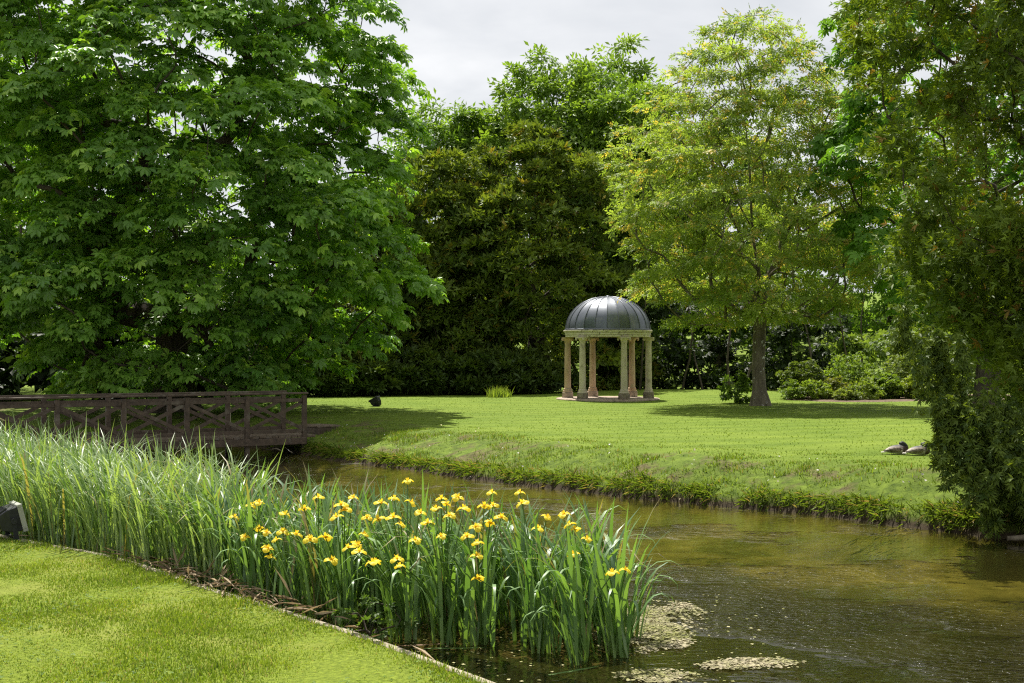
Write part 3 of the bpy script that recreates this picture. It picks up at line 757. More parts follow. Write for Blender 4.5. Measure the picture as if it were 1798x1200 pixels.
# ------------------------------------------------------------------ shade wood, hedge and shrubs
def shrub(name, label, x, y, h, rad, n, per, cA, cB, seed, size=(0.16, 0.26), tmpl=None, cat='shrub', group=None, dims=None, tip=None, tipf=0, z=None, lm='leaf', up=.5, droop=.1):
    r = np.random.default_rng(seed); b = gz(x, y) if z is None else z
    root = empty(name, (x, y, b), 0, label, cat, group)
    zs = [0.08 * h, .25 * h, .5 * h, .75 * h, .92 * h, h]; rs = [rad * .75, rad, rad * .98, rad * .78, rad * .45, rad * .12]
    C, O = env_targets(r, (0, 0, 0), zs, rs, n, lo=.75, inner=.3, ilo=.3, wob=.16, seed=seed)
    V, F = skeleton([(0, 0, -.1), (0, 0, .05 * h), (0, 0, .15 * h)], C, seed=seed, r_tip=0.006 * max(1, h * .5), n_mid=3)
    obj('stems', mesh_data('stems', V, F, M['bark'], True), root)
    d = dims or (rad * .34, rad * .34, rad * .24)
    V, F, Cc = boughs(r, C, O, d, per, tmpl or BROAD, size, cA, cB, tip, tipf, tilt=0.0, up=up, droop=droop, back=.4, jit=.5, shell=.3)
    c = obj('foliage', mesh_data('foliage', V, F, M[lm], False, Cc), root); c['kind'] = 'stuff'
    return root

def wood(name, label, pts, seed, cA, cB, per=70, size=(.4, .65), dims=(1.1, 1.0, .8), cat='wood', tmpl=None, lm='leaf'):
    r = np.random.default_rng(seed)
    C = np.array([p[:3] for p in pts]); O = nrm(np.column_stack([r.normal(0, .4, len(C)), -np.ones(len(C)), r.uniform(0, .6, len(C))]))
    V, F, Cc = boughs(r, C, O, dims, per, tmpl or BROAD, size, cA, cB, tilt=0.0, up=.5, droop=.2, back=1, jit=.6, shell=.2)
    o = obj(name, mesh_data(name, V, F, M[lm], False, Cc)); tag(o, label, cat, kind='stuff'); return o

wr = np.random.default_rng(77)
# dense dark undergrowth behind temple and walnut
pts = []
for k in range(180):
    x = wr.uniform(3.5, 13.6); y = wr.uniform(53, 58) - 0.22 * max(0, x - 9); z = gz(x, y) + wr.uniform(0, 1) ** 1.1 * (3.6 if x < 14 else 2.6)
    pts.append((x, y, z))
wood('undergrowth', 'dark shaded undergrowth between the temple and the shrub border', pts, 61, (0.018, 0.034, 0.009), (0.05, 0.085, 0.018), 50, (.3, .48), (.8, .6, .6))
# bare dark stems in the undergrowth
ORD = ['first', 'second', 'third', 'fourth', 'fifth', 'sixth', 'seventh', 'eighth', 'ninth', 'tenth', 'last']
for k in range(11):
    x = 4.5 + (k + wr.uniform(.1, .8)) * .95; y = wr.uniform(51.5, 54); b = gz(x, y)
    pth = [(0, 0, -.1)]; q = np.zeros(3); lean = wr.normal(0, .12, 2)
    for s in range(7):
        q = q + np.array([lean[0] + wr.normal(0, .06), lean[1] + wr.normal(0, .06), .62]); pth.append(tuple(q))
    st = MB().tube(pth, np.linspace(.04 + .03 * wr.uniform(), .015, 8), 6).build('tree_stem', M['bark'], None, True, loc=(x, y, b))
    tag(st, '%s from left of the thin bare stems in shade behind the lawn' % ORD[k], 'tree stem', 'bare stems in the undergrowth')
# wood behind everything, closing the view
pts = []
for k in range(420):
    x = wr.uniform(-75, 70); y = wr.uniform(92, 108); top = 9 + 3 * math.sin(x * .13) + 2 * math.sin(x * .31 + 1)
    if 26 < x < 42: top = 1.6
    pts.append((x, y, gz(x, y) + wr.uniform(0, 1) * top))
wood('distant_wood', 'distant belt of green woodland closing the view', pts, 62, (0.04, 0.08, 0.016), (0.11, 0.19, 0.035), 32, (1.1, 1.8), (2.6, 2.2, 1.8))
pts = []
for k in range(150):
    x = wr.uniform(-32, -9); y = wr.uniform(76, 84); pts.append((x, y, gz(x, y) + wr.uniform(0, 1) * 5.5))
for k in range(130):
    x = wr.uniform(-30, -9); y = wr.uniform(44, 50); pts.append((x, y, gz(x, y) + wr.uniform(0, 1) * 3.2))
for k in range(90):
    x = wr.uniform(-9, -3); y = wr.uniform(62, 70); pts.append((x, y, .2 + wr.uniform(0.3, 1) * 5.5))
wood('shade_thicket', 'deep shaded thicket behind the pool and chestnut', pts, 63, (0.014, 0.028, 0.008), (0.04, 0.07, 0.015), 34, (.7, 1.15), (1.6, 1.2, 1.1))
pts = []
for k in range(170):
    x = wr.uniform(13.2, 26); y = wr.uniform(51, 57); pts.append((x, y, gz(x, y) + wr.uniform(0, 1) * 2.3))
wood('sunny_hedge', 'pale sunlit hedge of mixed shrubs behind the border', pts, 64, (0.08, 0.14, 0.03), (0.24, 0.32, 0.08), 50, (.3, .48), (.8, .7, .6))

# flower border at the right
def blob(cx, cy, rx, ry, rot, n=60, wob=.15, seed=0, z=None, dz=0.02, rings=5):
    r = np.random.default_rng(seed); V = []; F = []
    ph = r.uniform(0, 6.28, 4)
    for k in range(rings + 1):
        for i_ in range(n):
            a = 2 * math.pi * i_ / n
            e = (1 + wob * (math.sin(2 * a + ph[0]) + .7 * math.sin(3 * a + ph[1]) + .6 * math.sin(7 * a + ph[2]) + .35 * math.sin(13 * a + ph[3])) * .6) * (k / rings)
            x = e * rx * math.cos(a); y = e * ry * math.sin(a)
            X_ = cx + x * math.cos(rot) - y * math.sin(rot); Y_ = cy + x * math.sin(rot) + y * math.cos(rot)
            zz__ = (gz(X_, Y_) if z is None else z) + dz * (1.0 if k < rings else -.6)
            V.append((X_, Y_, zz__))
    for k in range(rings):
        for i_ in range(n):
            i2 = (i_ + 1) % n; F.append((k * n + i_, k * n + i2, (k + 1) * n + i2, (k + 1) * n + i_))
    return np.array(V), F
V, F = blob(14.6, 45.8, 5.2, 2.9, R(8), seed=3, dz=.035, rings=8, wob=.08)
border = obj('planting_bed', mesh_data('planting_bed', V, F, M['soil'], True)); tag(border, 'brown mulched planting bed under the shrubs', 'bed', kind='structure')
G1, G2 = (0.10, 0.17, 0.025), (0.22, 0.31, 0.05)
SH = [ # photo x, base y, D, height m, radius m, colours
    (1412, 706, 41.0, 1.15, .62, (0.07, 0.11, 0.025), (0.15, 0.20, 0.045), 'rounded grey green shrub at the left end of the border'),
    (1500, 700, 42.2, 1.25, .85, G1, G2, 'largest bright green shrub in the middle of the border'),
    (1585, 702, 42.0, 1.25, .85, (0.09, 0.14, 0.03), (0.22, 0.28, 0.07), 'broad pale shrub with flat flower heads at right of border'),
    (1392, 708, 40.2, .50, .42, G1, G2, 'low yellow green shrub nearest the pale-flecked trunk'),
    (1428, 708, 39.8, .55, .45, (0.13, 0.20, 0.03), (0.27, 0.36, 0.06), 'low lime green shrub in front of the rounded grey one'),
    (1462, 707, 40.4, .60, .50, (0.11, 0.14, 0.03), (0.23, 0.25, 0.05), 'low olive shrub left of the largest bright one'),
    (1520, 708, 39.4, .62, .50, (0.13, 0.20, 0.03), (0.28, 0.36, 0.07), 'small lime shrub in front of the largest bright one'),
    (1553, 706, 40.0, .68, .52, G1, G2, 'small green shrub between the two big border shrubs'),
    (1612, 708, 39.6, .70, .55, (0.15, 0.21, 0.03), (0.30, 0.37, 0.07), 'small yellow green shrub at the right end of border'),
    (1640, 705, 40.5, .95, .65, (0.13, 0.20, 0.03), (0.28, 0.36, 0.06), 'yellow green shrub half hidden by the hanging yew'),
    (1486, 711, 39.0, .34, .34, (0.12, 0.17, 0.04), (0.26, 0.32, 0.09), 'tiny pale plant at the front edge of the border'),
]
for k, (px, py, D, h, rd, a_, b_, lab) in enumerate(SH):
    D += 5.0; h *= 1.2; rd *= 1.15; x = (px - 899) / F_PX * D
    shrub('shrub', lab, x, D, h, rd, 46 if h > .8 else 26, 62 if h > .8 else 46, a_, b_, 80 + k, (.12, .2) if h > .8 else (.10, .16), group='shrubs in the planting bed')
x, y, _ = at(1303, 680, 41.6)
shrub('young_rhododendron', 'young long-leaved bush just left of the pale-flecked trunk', x, 42.5, .95, .42, 14, 20, (0.07, 0.13, 0.02), (0.14, 0.22, 0.035), 95, (.26, .34), dims=(.2, .2, .1))
# ferny shrubs in the shade at lawn's back edge
for k, (px, D, h, rd, lab) in enumerate(((560, 50, 1.3, 1.2, 'dark low bush behind the bridge end'), (640, 50.5, 1.5, 1.4, 'dark low bush behind the small lawn lamp'), (735, 51.5, 1.6, 1.5, 'dark spreading bush at the foot of the pointed yew'), (830, 52, 1.5, 1.6, 'dark spreading bush behind the grass tuft'), (925, 52, 1.4, 1.5, 'dark spreading bush left of the temple'))):
    x = (px - 899) / F_PX * D
    shrub('dark_bush', lab, x, D, h, rd, 40, 80, (0.045, 0.085, 0.02), (0.13, 0.19, 0.035), 110 + k, (.24, .38), tmpl=YEWF, lm='needle', group='dark bushes along the back of the lawn', droop=-.1)

# ------------------------------------------------------------------ domed temple
TX, TY = 3.44, 46.0
TZ = gz(TX, TY) - 0.02
temple = empty('domed_temple', (TX, TY, TZ), 0, 'small round stone temple with six columns and grey lead dome', 'temple')
pl = MB().lathe([(1.86, -.25), (1.86, .045), (1.82, .07), (1.0, .072), (0.02, .072)], 64).build('platform', M['stone_base'], temple, False)
RC = 1.46
for k, ang in enumerate((11.6, 71.6, 131.6, 191.6, 251.6, 311.6)):
    a = R(ang); cx, cy = RC * math.cos(a), -RC * math.sin(a)
    front = k < 3
    col = obj('column', None, temple) if False else None
    sm = M['stone_grey'] if front else M['stone_warm']
    z0 = .072
    # shaft with flutes
    nfl = 16; prof = []
    V = []; F = []; nn = nfl * 4
    for zi in range(9):
        u = zi / 8; zq = z0 + .33 + 1.66 * u; rr = .120 * (1 - .16 * u ** 1.6)
        for i_ in range(nn):
            th = 2 * math.pi * i_ / nn
            fl = 1 - .055 * (0.5 - 0.5 * math.cos(nfl * th))
            V.append((rr * fl * math.cos(th), rr * fl * math.sin(th), zq))
    for zi in range(8):
        for i_ in range(nn):
            i2 = (i_ + 1) % nn; F.append((zi * nn + i_, zi * nn + i2, (zi + 1) * nn + i2, (zi + 1) * nn + i_))
    sh = obj('column', mesh_data('column', np.array(V), F, sm, True), temple, (cx, cy, 0))
    mb = MB().lathe([(.200, z0 - .002), (.205, z0 + .01), (.205, z0 + .18), (.195, z0 + .20)], 8)
    mb.build('plinth', M['stone_dark'] if front else M['stone_base'], sh, False).rotation_euler = (0, 0, R(22.5) - a)
    MB().lathe([(.165, z0 + .198), (.178, z0 + .215), (.172, z0 + .245), (.150, z0 + .255), (.145, z0 + .285), (.152, z0 + .30), (.143, z0 + .32), (.124, z0 + .345)], 28).build('base_moulding', sm, sh, True)
    mb = MB().lathe([(.102, z0 + 1.975), (.118, z0 + 1.985), (.118, z0 + 2.0), (.108, z0 + 2.01), (.125, z0 + 2.06), (.165, z0 + 2.115), (.170, z0 + 2.13)], 28)
    mb.box((0, 0, z0 + 2.15), (.37, .37, .045), Matrix.Rotation(-a, 3, 'Z'))
    for sx in (-1, 1):                       # volutes at the corners
        for sy in (-1, 1):
            p = Matrix.Rotation(-a, 3, 'Z') @ Vector((sx * .155, sy * .155, 0))
            mb.lathe([(.0, -.05), (.03, -.04), (.042, 0), (.03, .035), (.0, .04)], 8, False, (p.x, p.y, z0 + 2.095))
    mb.build('capital', sm, sh, False)
# entablature: curved blocks in two courses
ze = .072 + 2.172
def arc_block(r0, r1, z0_, z1_, a0, a1, n=8):
    V, F = [], []
    for i_ in range(n + 1):
        a = a0 + (a1 - a0) * i_ / n
        for r_, z_ in ((r0, z0_), (r1, z0_), (r1, z1_), (r0, z1_)): V.append((r_ * math.cos(a), r_ * math.sin(a), z_))
    for i_ in range(n):
        b = i_ * 4
        for q in range(4): F.append((b + q, b + (q + 1) % 4, b + 4 + (q + 1) % 4, b + 4 + q))
    F.append((0, 3, 2, 1)); e = n * 4; F.append((e, e + 1, e + 2, e + 3))
    return V, F
ent = MB().lathe([(1.28, ze + .001), (1.505, ze + .001), (1.505, ze + .235), (1.28, ze + .235), (1.28, ze + .001)], 64, False).build('entablature', M['stone_dark'], temple)
for c, (r1, z0_, z1_, off) in enumerate(((1.525, .004, .075, 0), (1.545, .082, .155, .26), (1.565, .162, .205, .1), (1.60, .208, .245, .35))):
    for k in range(6 if c < 3 else 12):
        n_ = 6 if c < 3 else 12
        a0 = off + 2 * math.pi * k / n_ + .006; a1 = off + 2 * math.pi * (k + 1) / n_ - .006
        V, F = arc_block(1.30, r1 + random.uniform(-.006, .006), ze + z0_, ze + z1_, a0, a1, 10 if c < 3 else 6)
        m_ = MB(); m_.add(V, F); m_.build('ring_stone', M['stone_ring'], ent, bevel=.006)
# dome of lead sheets with rolls on the joints
zd0 = ze + .247; DR, DH, NP = 1.515, 1.21, 22
def dome_pt(a, u, r=1.0):
    ph = u * math.pi / 2
    return (DR * r * math.cos(ph) ** .93 * math.cos(a), DR * r * math.cos(ph) ** .93 * math.sin(a), zd0 + DH * r * math.sin(ph))
MB().lathe([(DR + .03, zd0 - .002), (DR + .045, zd0 + .02), (DR + .03, zd0 + .05), (DR - .01, zd0 + .055)], 66, False).build('dome_rim', M['lead'], temple, True)
for k in range(NP):
    a0 = 2 * math.pi * k / NP + .05; a1 = 2 * math.pi * (k + 1) / NP + .05
    V, F = [], []; nu = 12; nw = 4
    for i_ in range(nu + 1):
        u = i_ / nu * .985
        for q in range(nw + 1):
            t_ = q / nw; V.append(dome_pt(a0 + (a1 - a0) * t_, u, 1 - .006 * math.sin(math.pi * t_)))
    for i_ in range(nu):
        for q in range(nw): F.append((i_ * (nw + 1) + q, i_ * (nw + 1) + q + 1, (i_ + 1) * (nw + 1) + q + 1, (i_ + 1) * (nw + 1) + q))
    obj('dome_panel', mesh_data('dome_panel', np.array(V), F, M['lead'], True), temple)
    pts_ = [dome_pt(a0, i_ / 14 * .985, 1.004) for i_ in range(15)]
    MB().tube(pts_, np.linspace(.020, .012, 15), 6).build('lead_roll', M['lead'], temple, True)
MB().lathe([(.10, zd0 + DH * .985), (.09, zd0 + DH * 1.015), (.04, zd0 + DH * 1.03), (.0, zd0 + DH * 1.035)], 20, False).build('dome_cap', M['lead'], temple, True)

# ------------------------------------------------------------------ footbridge
ux, uy = -.854, -.520; vx, vy = -.520, .854; BW = 1.30; BAY = 1.346; NB = 9
BO = Vector((-4.7, 29.0, 0)); DZ = .36
bridge = empty('footbridge', tuple(BO), math.atan2(uy, ux), 'dark brown timber footbridge with cross-braced rails over the stream', 'bridge')
# local frame: +x along the bridge to the left, -y away from the camera
for sd, yy in ((0, 0.0), (1, -BW)):
    for k in range(NB + 1):
        MB().box((k * BAY, yy, (DZ + .99 - .55) / 2 - .02), (.10, .10, DZ + .99 + .55)).build('post', M['wood'], bridge, bevel=.008)
    rl = NB * BAY
    MB().box((rl / 2, yy, DZ + 1.015), (rl + .14, .15, .045)).build('handrail', M['wood'], bridge, bevel=.008)
    for k in range(NB):
        x0 = k * BAY + .052; x1 = (k + 1) * BAY - .052
        MB().beam((x0, yy, DZ + .86), (x1, yy, DZ + .86), .045, .085).build('middle_rail', M['wood'], bridge, bevel=.005)
        MB().beam((x0, yy, DZ + .17), (x1, yy, DZ + .17), .045, .08).build('bottom_rail', M['wood'], bridge, bevel=.005)
        MB().beam((x0, yy + .012, DZ + .215), (x1, yy + .012, DZ + .81), .026, .075).build('brace', M['wood'], bridge)
        MB().beam((x0, yy - .012, DZ + .81), (x1, yy - .012, DZ + .215), .026, .075).build('brace', M['wood'], bridge)
    MB().box((rl / 2, yy + (.085 if sd == 0 else -.085), DZ - .055), (rl, .06, .15)).build('side_beam', M['wood'], bridge, bevel=.006)
me_pl = None
np_ = int(NB * BAY / .15)
for k in range(np_):
    x0 = (k + .5) * .15
    b = MB().box((0, 0, 0), (.138, BW + .06 - .10, .04))
    if me_pl is None: me_pl = mesh_data('plank', np.array(b.v), b.f, M['deck'])
    o = obj('plank', me_pl, bridge, (x0, -BW / 2 + random.uniform(-.01, .01), DZ + .042 + random.uniform(-.004, .004)))
# landing board and step
lb = MB().box((0, 0, 0), (.34, 1.2, .05)).build('landing_board', M['deck'], None, bevel=.006, loc=(-4.93, 29.62, .395))
lb.rotation_euler = (0, 0, math.atan2(uy, ux)); tag(lb, 'worn timber board at the far end of the footbridge', 'board')
stp = empty('timber_step', (-4.62, 30.75, .3), math.atan2(uy, ux) + .25, 'low dark timber step on the grass beyond the bridge end', 'step')
for k in range(4): MB().box((-.25 + k * .165, 0, .235), (.155, .80, .045)).build('tread_board', M['deck'], stp, bevel=.006)
MB().box((0, .36, .04), (.62, .05, .33)).build('side_board', M['wood'], stp); MB().box((0, -.36, .04), (.62, .05, .33)).build('side_board', M['wood'], stp)
MB().box((.285, 0, .04), (.05, .66, .33)).build('riser', M['wood'], stp); MB().box((-.285, 0, .04), (.05, .66, .33)).build('riser', M['wood'], stp)
# pale marker post behind the bridge
x, y, z = at(402, 735, 33.2)
mp_ = MB().lathe([(.045, -.3), (.05, .0), (.045, .28), (.03, .33)], 10).build('marker_post', M['cement'], None, True, loc=(x, y, z)); tag(mp_, 'short pale marker post on shaded grass behind the bridge', 'post')
# broken twigs at the water by the bridge end
rt = np.random.default_rng(15)
TW = ['longest dead twig lying in the water by the bridge end', 'thin dead twig crossing others beside the bridge post', 'short dead twig nearest the bank by the bridge']
for k in range(3):
    a = rt.uniform(0, 3.1); ln = rt.uniform(.4, .9); c = np.array([-4.95 + rt.normal(0, .3), 28.75 + rt.normal(0, .15), .05 + rt.uniform(0, .12)])
    d = np.array([math.cos(a), math.sin(a) * .4, rt.normal(0, .12)])
    P = [c + d * ln * (t_ - .5) + rt.normal(0, .015, 3) for t_ in np.linspace(0, 1, 5)]
    o = MB().tube([p - c for p in P], np.linspace(.016, .006, 5), 5).build('broken_branch', M['bark_flecked'], None, True, loc=tuple(c)); tag(o, TW[k], 'branch', 'dead twigs by the bridge')

# ------------------------------------------------------------------ lamps
def floodlight(name, label, loc, rz, s, tilt, bz='bezel'):
    root = empty(name, loc, rz, label, 'floodlight')
    T = Matrix.Rotation(tilt, 3, 'Y')
    hz = (.19 if bz == 'bezel' else .125) * s
    def put(mb, nm, mt, bev=.0):
        mb.v = [tuple(T @ Vector(p) + Vector((0, 0, hz))) for p in mb.v]; return mb.build(nm, mt, root, bevel=bev)
    # front faces +x ; body tapers to the back
    b = MB(); V = []
    for x_, hy, hz_ in ((.07, .165, .125), (-.02, .16, .12), (-.12, .11, .075)):
        for sy, sz in ((-1, -1), (1, -1), (1, 1), (-1, 1)): V.append((x_ * s, sy * hy * s, sz * hz_ * s))
    F = [(8, 9, 10, 11), (3, 2, 1, 0)]
    for q in range(2):
        for i_ in range(4):
            i2 = (i_ + 1) % 4; F.append((q * 4 + i_, q * 4 + i2, q * 4 + 4 + i2, q * 4 + 4 + i_))
    b.add(V, F); body = put(b, 'housing', M['black'], .006 * s)
    for k in range(8):
        yk = (-.105 + k * .03) * s
        f = MB().add([( -.02 * s, yk, .122 * s), (-.125 * s, yk * .75, .078 * s), (-.145 * s, yk * .75, .06 * s), (-.145 * s, yk * .75, -.06 * s), (-.125 * s, yk * .75, -.07 * s), (-.02 * s, yk, .10 * s),
                     (-.02 * s, yk + .008 * s, .122 * s), (-.125 * s, yk * .75 + .008 * s, .078 * s), (-.145 * s, yk * .75 + .008 * s, .06 * s), (-.145 * s, yk * .75 + .008 * s, -.06 * s), (-.125 * s, yk * .75 + .008 * s, -.07 * s), (-.02 * s, yk + .008 * s, .10 * s)],
                    [(0, 1, 2, 3, 4, 5), (11, 10, 9, 8, 7, 6)] + [(i_, i_ + 6, (i_ + 1) % 6 + 6, (i_ + 1) % 6) for i_ in range(6)]) if False else MB()
        P6 = [(-.02 * s, yk, .135 * s), (-.13 * s, yk * .75, .09 * s), (-.15 * s, yk * .75, .05 * s), (-.15 * s, yk * .75, -.06 * s), (-.10 * s, yk * .75, -.06 * s), (-.02 * s, yk, .10 * s)]
        P12 = P6 + [(p[0], p[1] + .008 * s, p[2]) for p in P6]
        f.add(P12, [(0, 1, 2, 3, 4, 5), (11, 10, 9, 8, 7, 6)] + [(i_, i_ + 6, (i_ + 1) % 6 + 6, (i_ + 1) % 6) for i_ in range(6)])
        put(f, 'cooling_fin', M['black'])
    fr = MB()
    for c, d in (((.095, 0, .128), (.05, .36, .03)), ((.095, 0, -.128), (.05, .36, .03)), ((.095, .165, 0), (.05, .03, .226)), ((.095, -.165, 0), (.05, .03, .226))):
        fr.box(tuple(q * s for q in c), tuple(q * s for q in d))
    put(fr, 'bezel', M[bz], .004 * s)
    put(MB().box((.088 * s, 0, 0), (.012 * s, .30 * s, .226 * s)), 'glass', M['lamp_glass'])
    for sy in (-1, 1):
        MB().beam((.0, sy * .19 * s, hz + .02 * s), (.03 * s, sy * .19 * s, -.01), .012 * s, .045 * s, (1, 0, 0)).build('bracket', M['black'], root)
        kb = MB().lathe([(.0, -.012 * s), (.03 * s, -.012 * s), (.03 * s, .012 * s), (0, .012 * s)], 14, False)
        kb.v = [(p[0], p[2] + sy * .205 * s, p[1] + hz) for p in kb.v]; kb.build('knob', M['black'], root)
    MB().box((.03 * s, 0, .005), (.06 * s, .40 * s, .012)).build('base_bar', M['black'], root)
    return root
x, y, z = at(17, 948, 15.0)
floodlight('floodlight', 'black ribbed floodlight with pale rim standing on the near lawn', (x, y, LZ + .005), R(34), 1.15, R(-14))
x = (660 - 899) / F_PX * 40.5
floodlight('floodlight', 'small dark tilted floodlight alone on the far lawn', (x, 40.5, gz(x, 40.5)), R(172), 1.1, R(-62), 'black')

# ------------------------------------------------------------------ ducks
def duck(label, x, y, rz, seed):
    root = empty('duck', (x, y, gz(x, y) + .005), rz, label, 'duck', None)
    # body: lofted along x, tail at -x, breast at +x; head turned back and tucked on the shoulders
    st = [(-.215, .035, .006, .008), (-.19, .045, .022, .016), (-.15, .062, .055, .036), (-.10, .074, .083, .056), (-.03, .080, .100, .072), (.05, .082, .102, .078), (.11, .080, .088, .076), (.155, .074, .062, .062), (.18, .068, .034, .04), (.192, .064, .008, .012)]
    V, F = [], []; n = 18
    for (x_, zc, hy, hz_) in st:
        for i_ in range(n):
            a = 2 * math.pi * i_ / n; z_ = zc + hz_ * math.sin(a); V.append((x_, hy * math.cos(a), max(z_, 0.0)))
    m = len(st)
    for q in range(m - 1):
        for i_ in range(n):
            i2 = (i_ + 1) % n; F.append((q * n + i_, q * n + i2, (q + 1) * n + i2, (q + 1) * n + i_))
    F.append(tuple(range(n))[::-1]); F.append(tuple((m - 1) * n + i_ for i_ in range(n)))
    b = MB(); b.add(V, F)
    # neck folded up and back, head
    nk = [(.135, 0, .10), (.130, 0, .135), (.108, .004, .165), (.085, .006, .178), (.062, .006, .172), (.045, .008, .160)]
    b.tube(nk, [.058, .050, .046, .046, .040, .022], 14)
    e = len(b.v)
    b.f.append(tuple(range(e - 14, e)))
    me = mesh_data('body', np.array(b.v), b.f, M['duck'], True)
    o = obj('body', me, root)
    rm = o.modifiers.new('merge', 'REMESH'); rm.mode = 'VOXEL'; rm.voxel_size = .0075; rm.use_smooth_shade = True
    sm_ = o.modifiers.new('soft', 'SMOOTH'); sm_.factor = .5; sm_.iterations = 4
    MB().tube([(.05, .006, .155), (.02, .008, .148), (-.01, .01, .143)], [.015, .012, .006], 8).build('bill', M['bill'], root, True)
    for s in (-1, 1):
        wv_, wf = [], []
        for q, (x_, y0_, z_, hh) in enumerate(((.09, .085, .085, .025), (.04, .100, .09, .04), (-.04, .098, .088, .042), (-.11, .075, .075, .03), (-.17, .04, .062, .014), (-.205, .02, .056, .004))):
            wv_ += [(x_, s * y0_, z_ - hh), (x_, s * (y0_ + .008), z_), (x_, s * (y0_ - .012), z_ + hh)]
        for q in range(5):
            for r_ in range(2):
                wf.append((q * 3 + r_, q * 3 + r_ + 1, q * 3 + r_ + 4, q * 3 + r_ + 3))
        wo = obj('wing', mesh_data('wing', np.array(wv_), wf, M['wing'], True), root)
        sd_ = wo.modifiers.new('thick', 'SOLIDIFY'); sd_.thickness = .006
    MB().box((-.215, 0, .035), (.07, .06, .014), None, .6).build('tail', M['tail'], root)
    return root
def duck_mat():
    m, t, o = mat('duck_plumage'); n = t.nodes.new; l = t.links.new
    p = n('ShaderNodeBsdfPrincipled'); p.inputs['Roughness'].default_value = .65
    tc = n('ShaderNodeTexCoord'); sp = n('ShaderNodeSeparateXYZ'); l(tc.outputs['Object'], sp.inputs[0])
    nz = n('ShaderNodeTexNoise'); nz.inputs['Scale'].default_value = 60; nz.inputs['Detail'].default_value = 5; l(tc.outputs['Object'], nz.inputs['Vector'])
    flank = n('ShaderNodeValToRGB'); flank.color_ramp.elements[0].color = (.30, .26, .21, 1); flank.color_ramp.elements[1].color = (.52, .47, .40, 1); l(nz.outputs['Fac'], flank.inputs[0])
    def step(sock, a, b):
        r = n('ShaderNodeMapRange'); r.inputs[1].default_value = a; r.inputs[2].default_value = b; l(sock, r.inputs[0]); return r.outputs[0]
    def mix(f, A, B):
        x = n('ShaderNodeMix'); x.data_type = 'RGBA'; l(f, x.inputs[0])
        if isinstance(A, tuple): x.inputs['A'].default_value = (*A, 1)
        else: l(A, x.inputs['A'])
        x.inputs['B'].default_value = (*B, 1); return x.outputs['Result']
    c = mix(step(sp.outputs['X'], .085, .105), flank.outputs[0], (.055, .032, .022))     # brown breast
    c = mix(step(sp.outputs['X'], -.15, -.165), c, (.62, .58, .5))                        # pale rump
    back_ = n('ShaderNodeMath'); back_.operation = 'MULTIPLY'; l(step(sp.outputs['Z'], .105, .125), back_.inputs[0]); back_.inputs[1].default_value = .85
    c = mix(back_.outputs[0], c, (.05, .036, .028))                                      # dark back
    c = mix(step(sp.outputs['Z'], .135, .142), c, (.012, .016, .010))                     # dark head
    l(c, p.inputs['Base Color']); l(p.outputs[0], o.inputs[0]); return m
M['duck'] = duck_mat()
M['wing'] = noise_mat('wing_feathers', (.10, .078, .06), (.34, .28, .22), 30, .7, .3, 60, c3=(.035, .026, .02), c3scale=9, c3lo=.46, bdist=.004)
M['tail'] = noise_mat('tail_feathers', (.5, .47, .4), (.7, .66, .58), 20, .7, .2, 60)
M['bill'] = noise_mat('bill', (.25, .2, .05), (.35, .28, .08), 20, .5, 0)
p1 = (( 1574 - 899) / F_PX * 21.2, 21.2); p2 = ((1612 - 899) / F_PX * 20.95, 20.95)
duck('sleeping duck at left of the pair, dark head tucked on its back', p1[0], p1[1], R(-14), 1)
duck('sleeping duck at right of the pair, showing a pale flank', p2[0], p2[1], R(-8), 2)

# ------------------------------------------------------------------ grass
def blades(P, h, wd, r, colA, colB, lean=.45, name='grass', mat_='grass', dead=0.0, deadc=(0.3, .24, .1)):
    m = len(P); a = r.uniform(0, 6.283, m); l_ = r.uniform(0, lean, m)
    up = nrm(np.stack([np.cos(a) * l_, np.sin(a) * l_, np.ones(m)], -1))
    b_ = r.uniform(0, 6.283, m); sd = np.stack([np.cos(b_), np.sin(b_), np.zeros(m)], -1)
    hh = (h * r.uniform(.5, 1.3, m))[:, None]; ww = (wd * r.uniform(.7, 1.3, m))[:, None]
    tipb = nrm(up + np.stack([np.cos(a), np.sin(a), np.zeros(m)], -1) * (l_ * .9)[:, None])
    v0 = P - sd * ww / 2; v1 = P + sd * ww / 2; mid = P + up * hh * .6; v2 = mid + sd * ww * .4; v3 = mid - sd * ww * .4; v4 = mid + tipb * hh * .5
    V = np.stack([v0, v1, v2, v3, v4], 1).reshape(-1, 3); k = (np.arange(m) * 5)[:, None]
    F = np.concatenate([np.concatenate([k, k + 1, k + 2], 1), np.concatenate([k, k + 2, k + 3], 1), np.concatenate([k + 3, k + 2, k + 4], 1)])
    t = r.uniform(0, 1, (m, 1)); c = np.array(colA) * (1 - t) + np.array(colB) * t
    c = np.where(r.uniform(0, 1, (m, 1)) < dead, np.array(deadc) * r.uniform(.6, 1.2, (m, 1)), c)
    return V, F, np.repeat(c, 5, 0)

rg = np.random.default_rng(99)
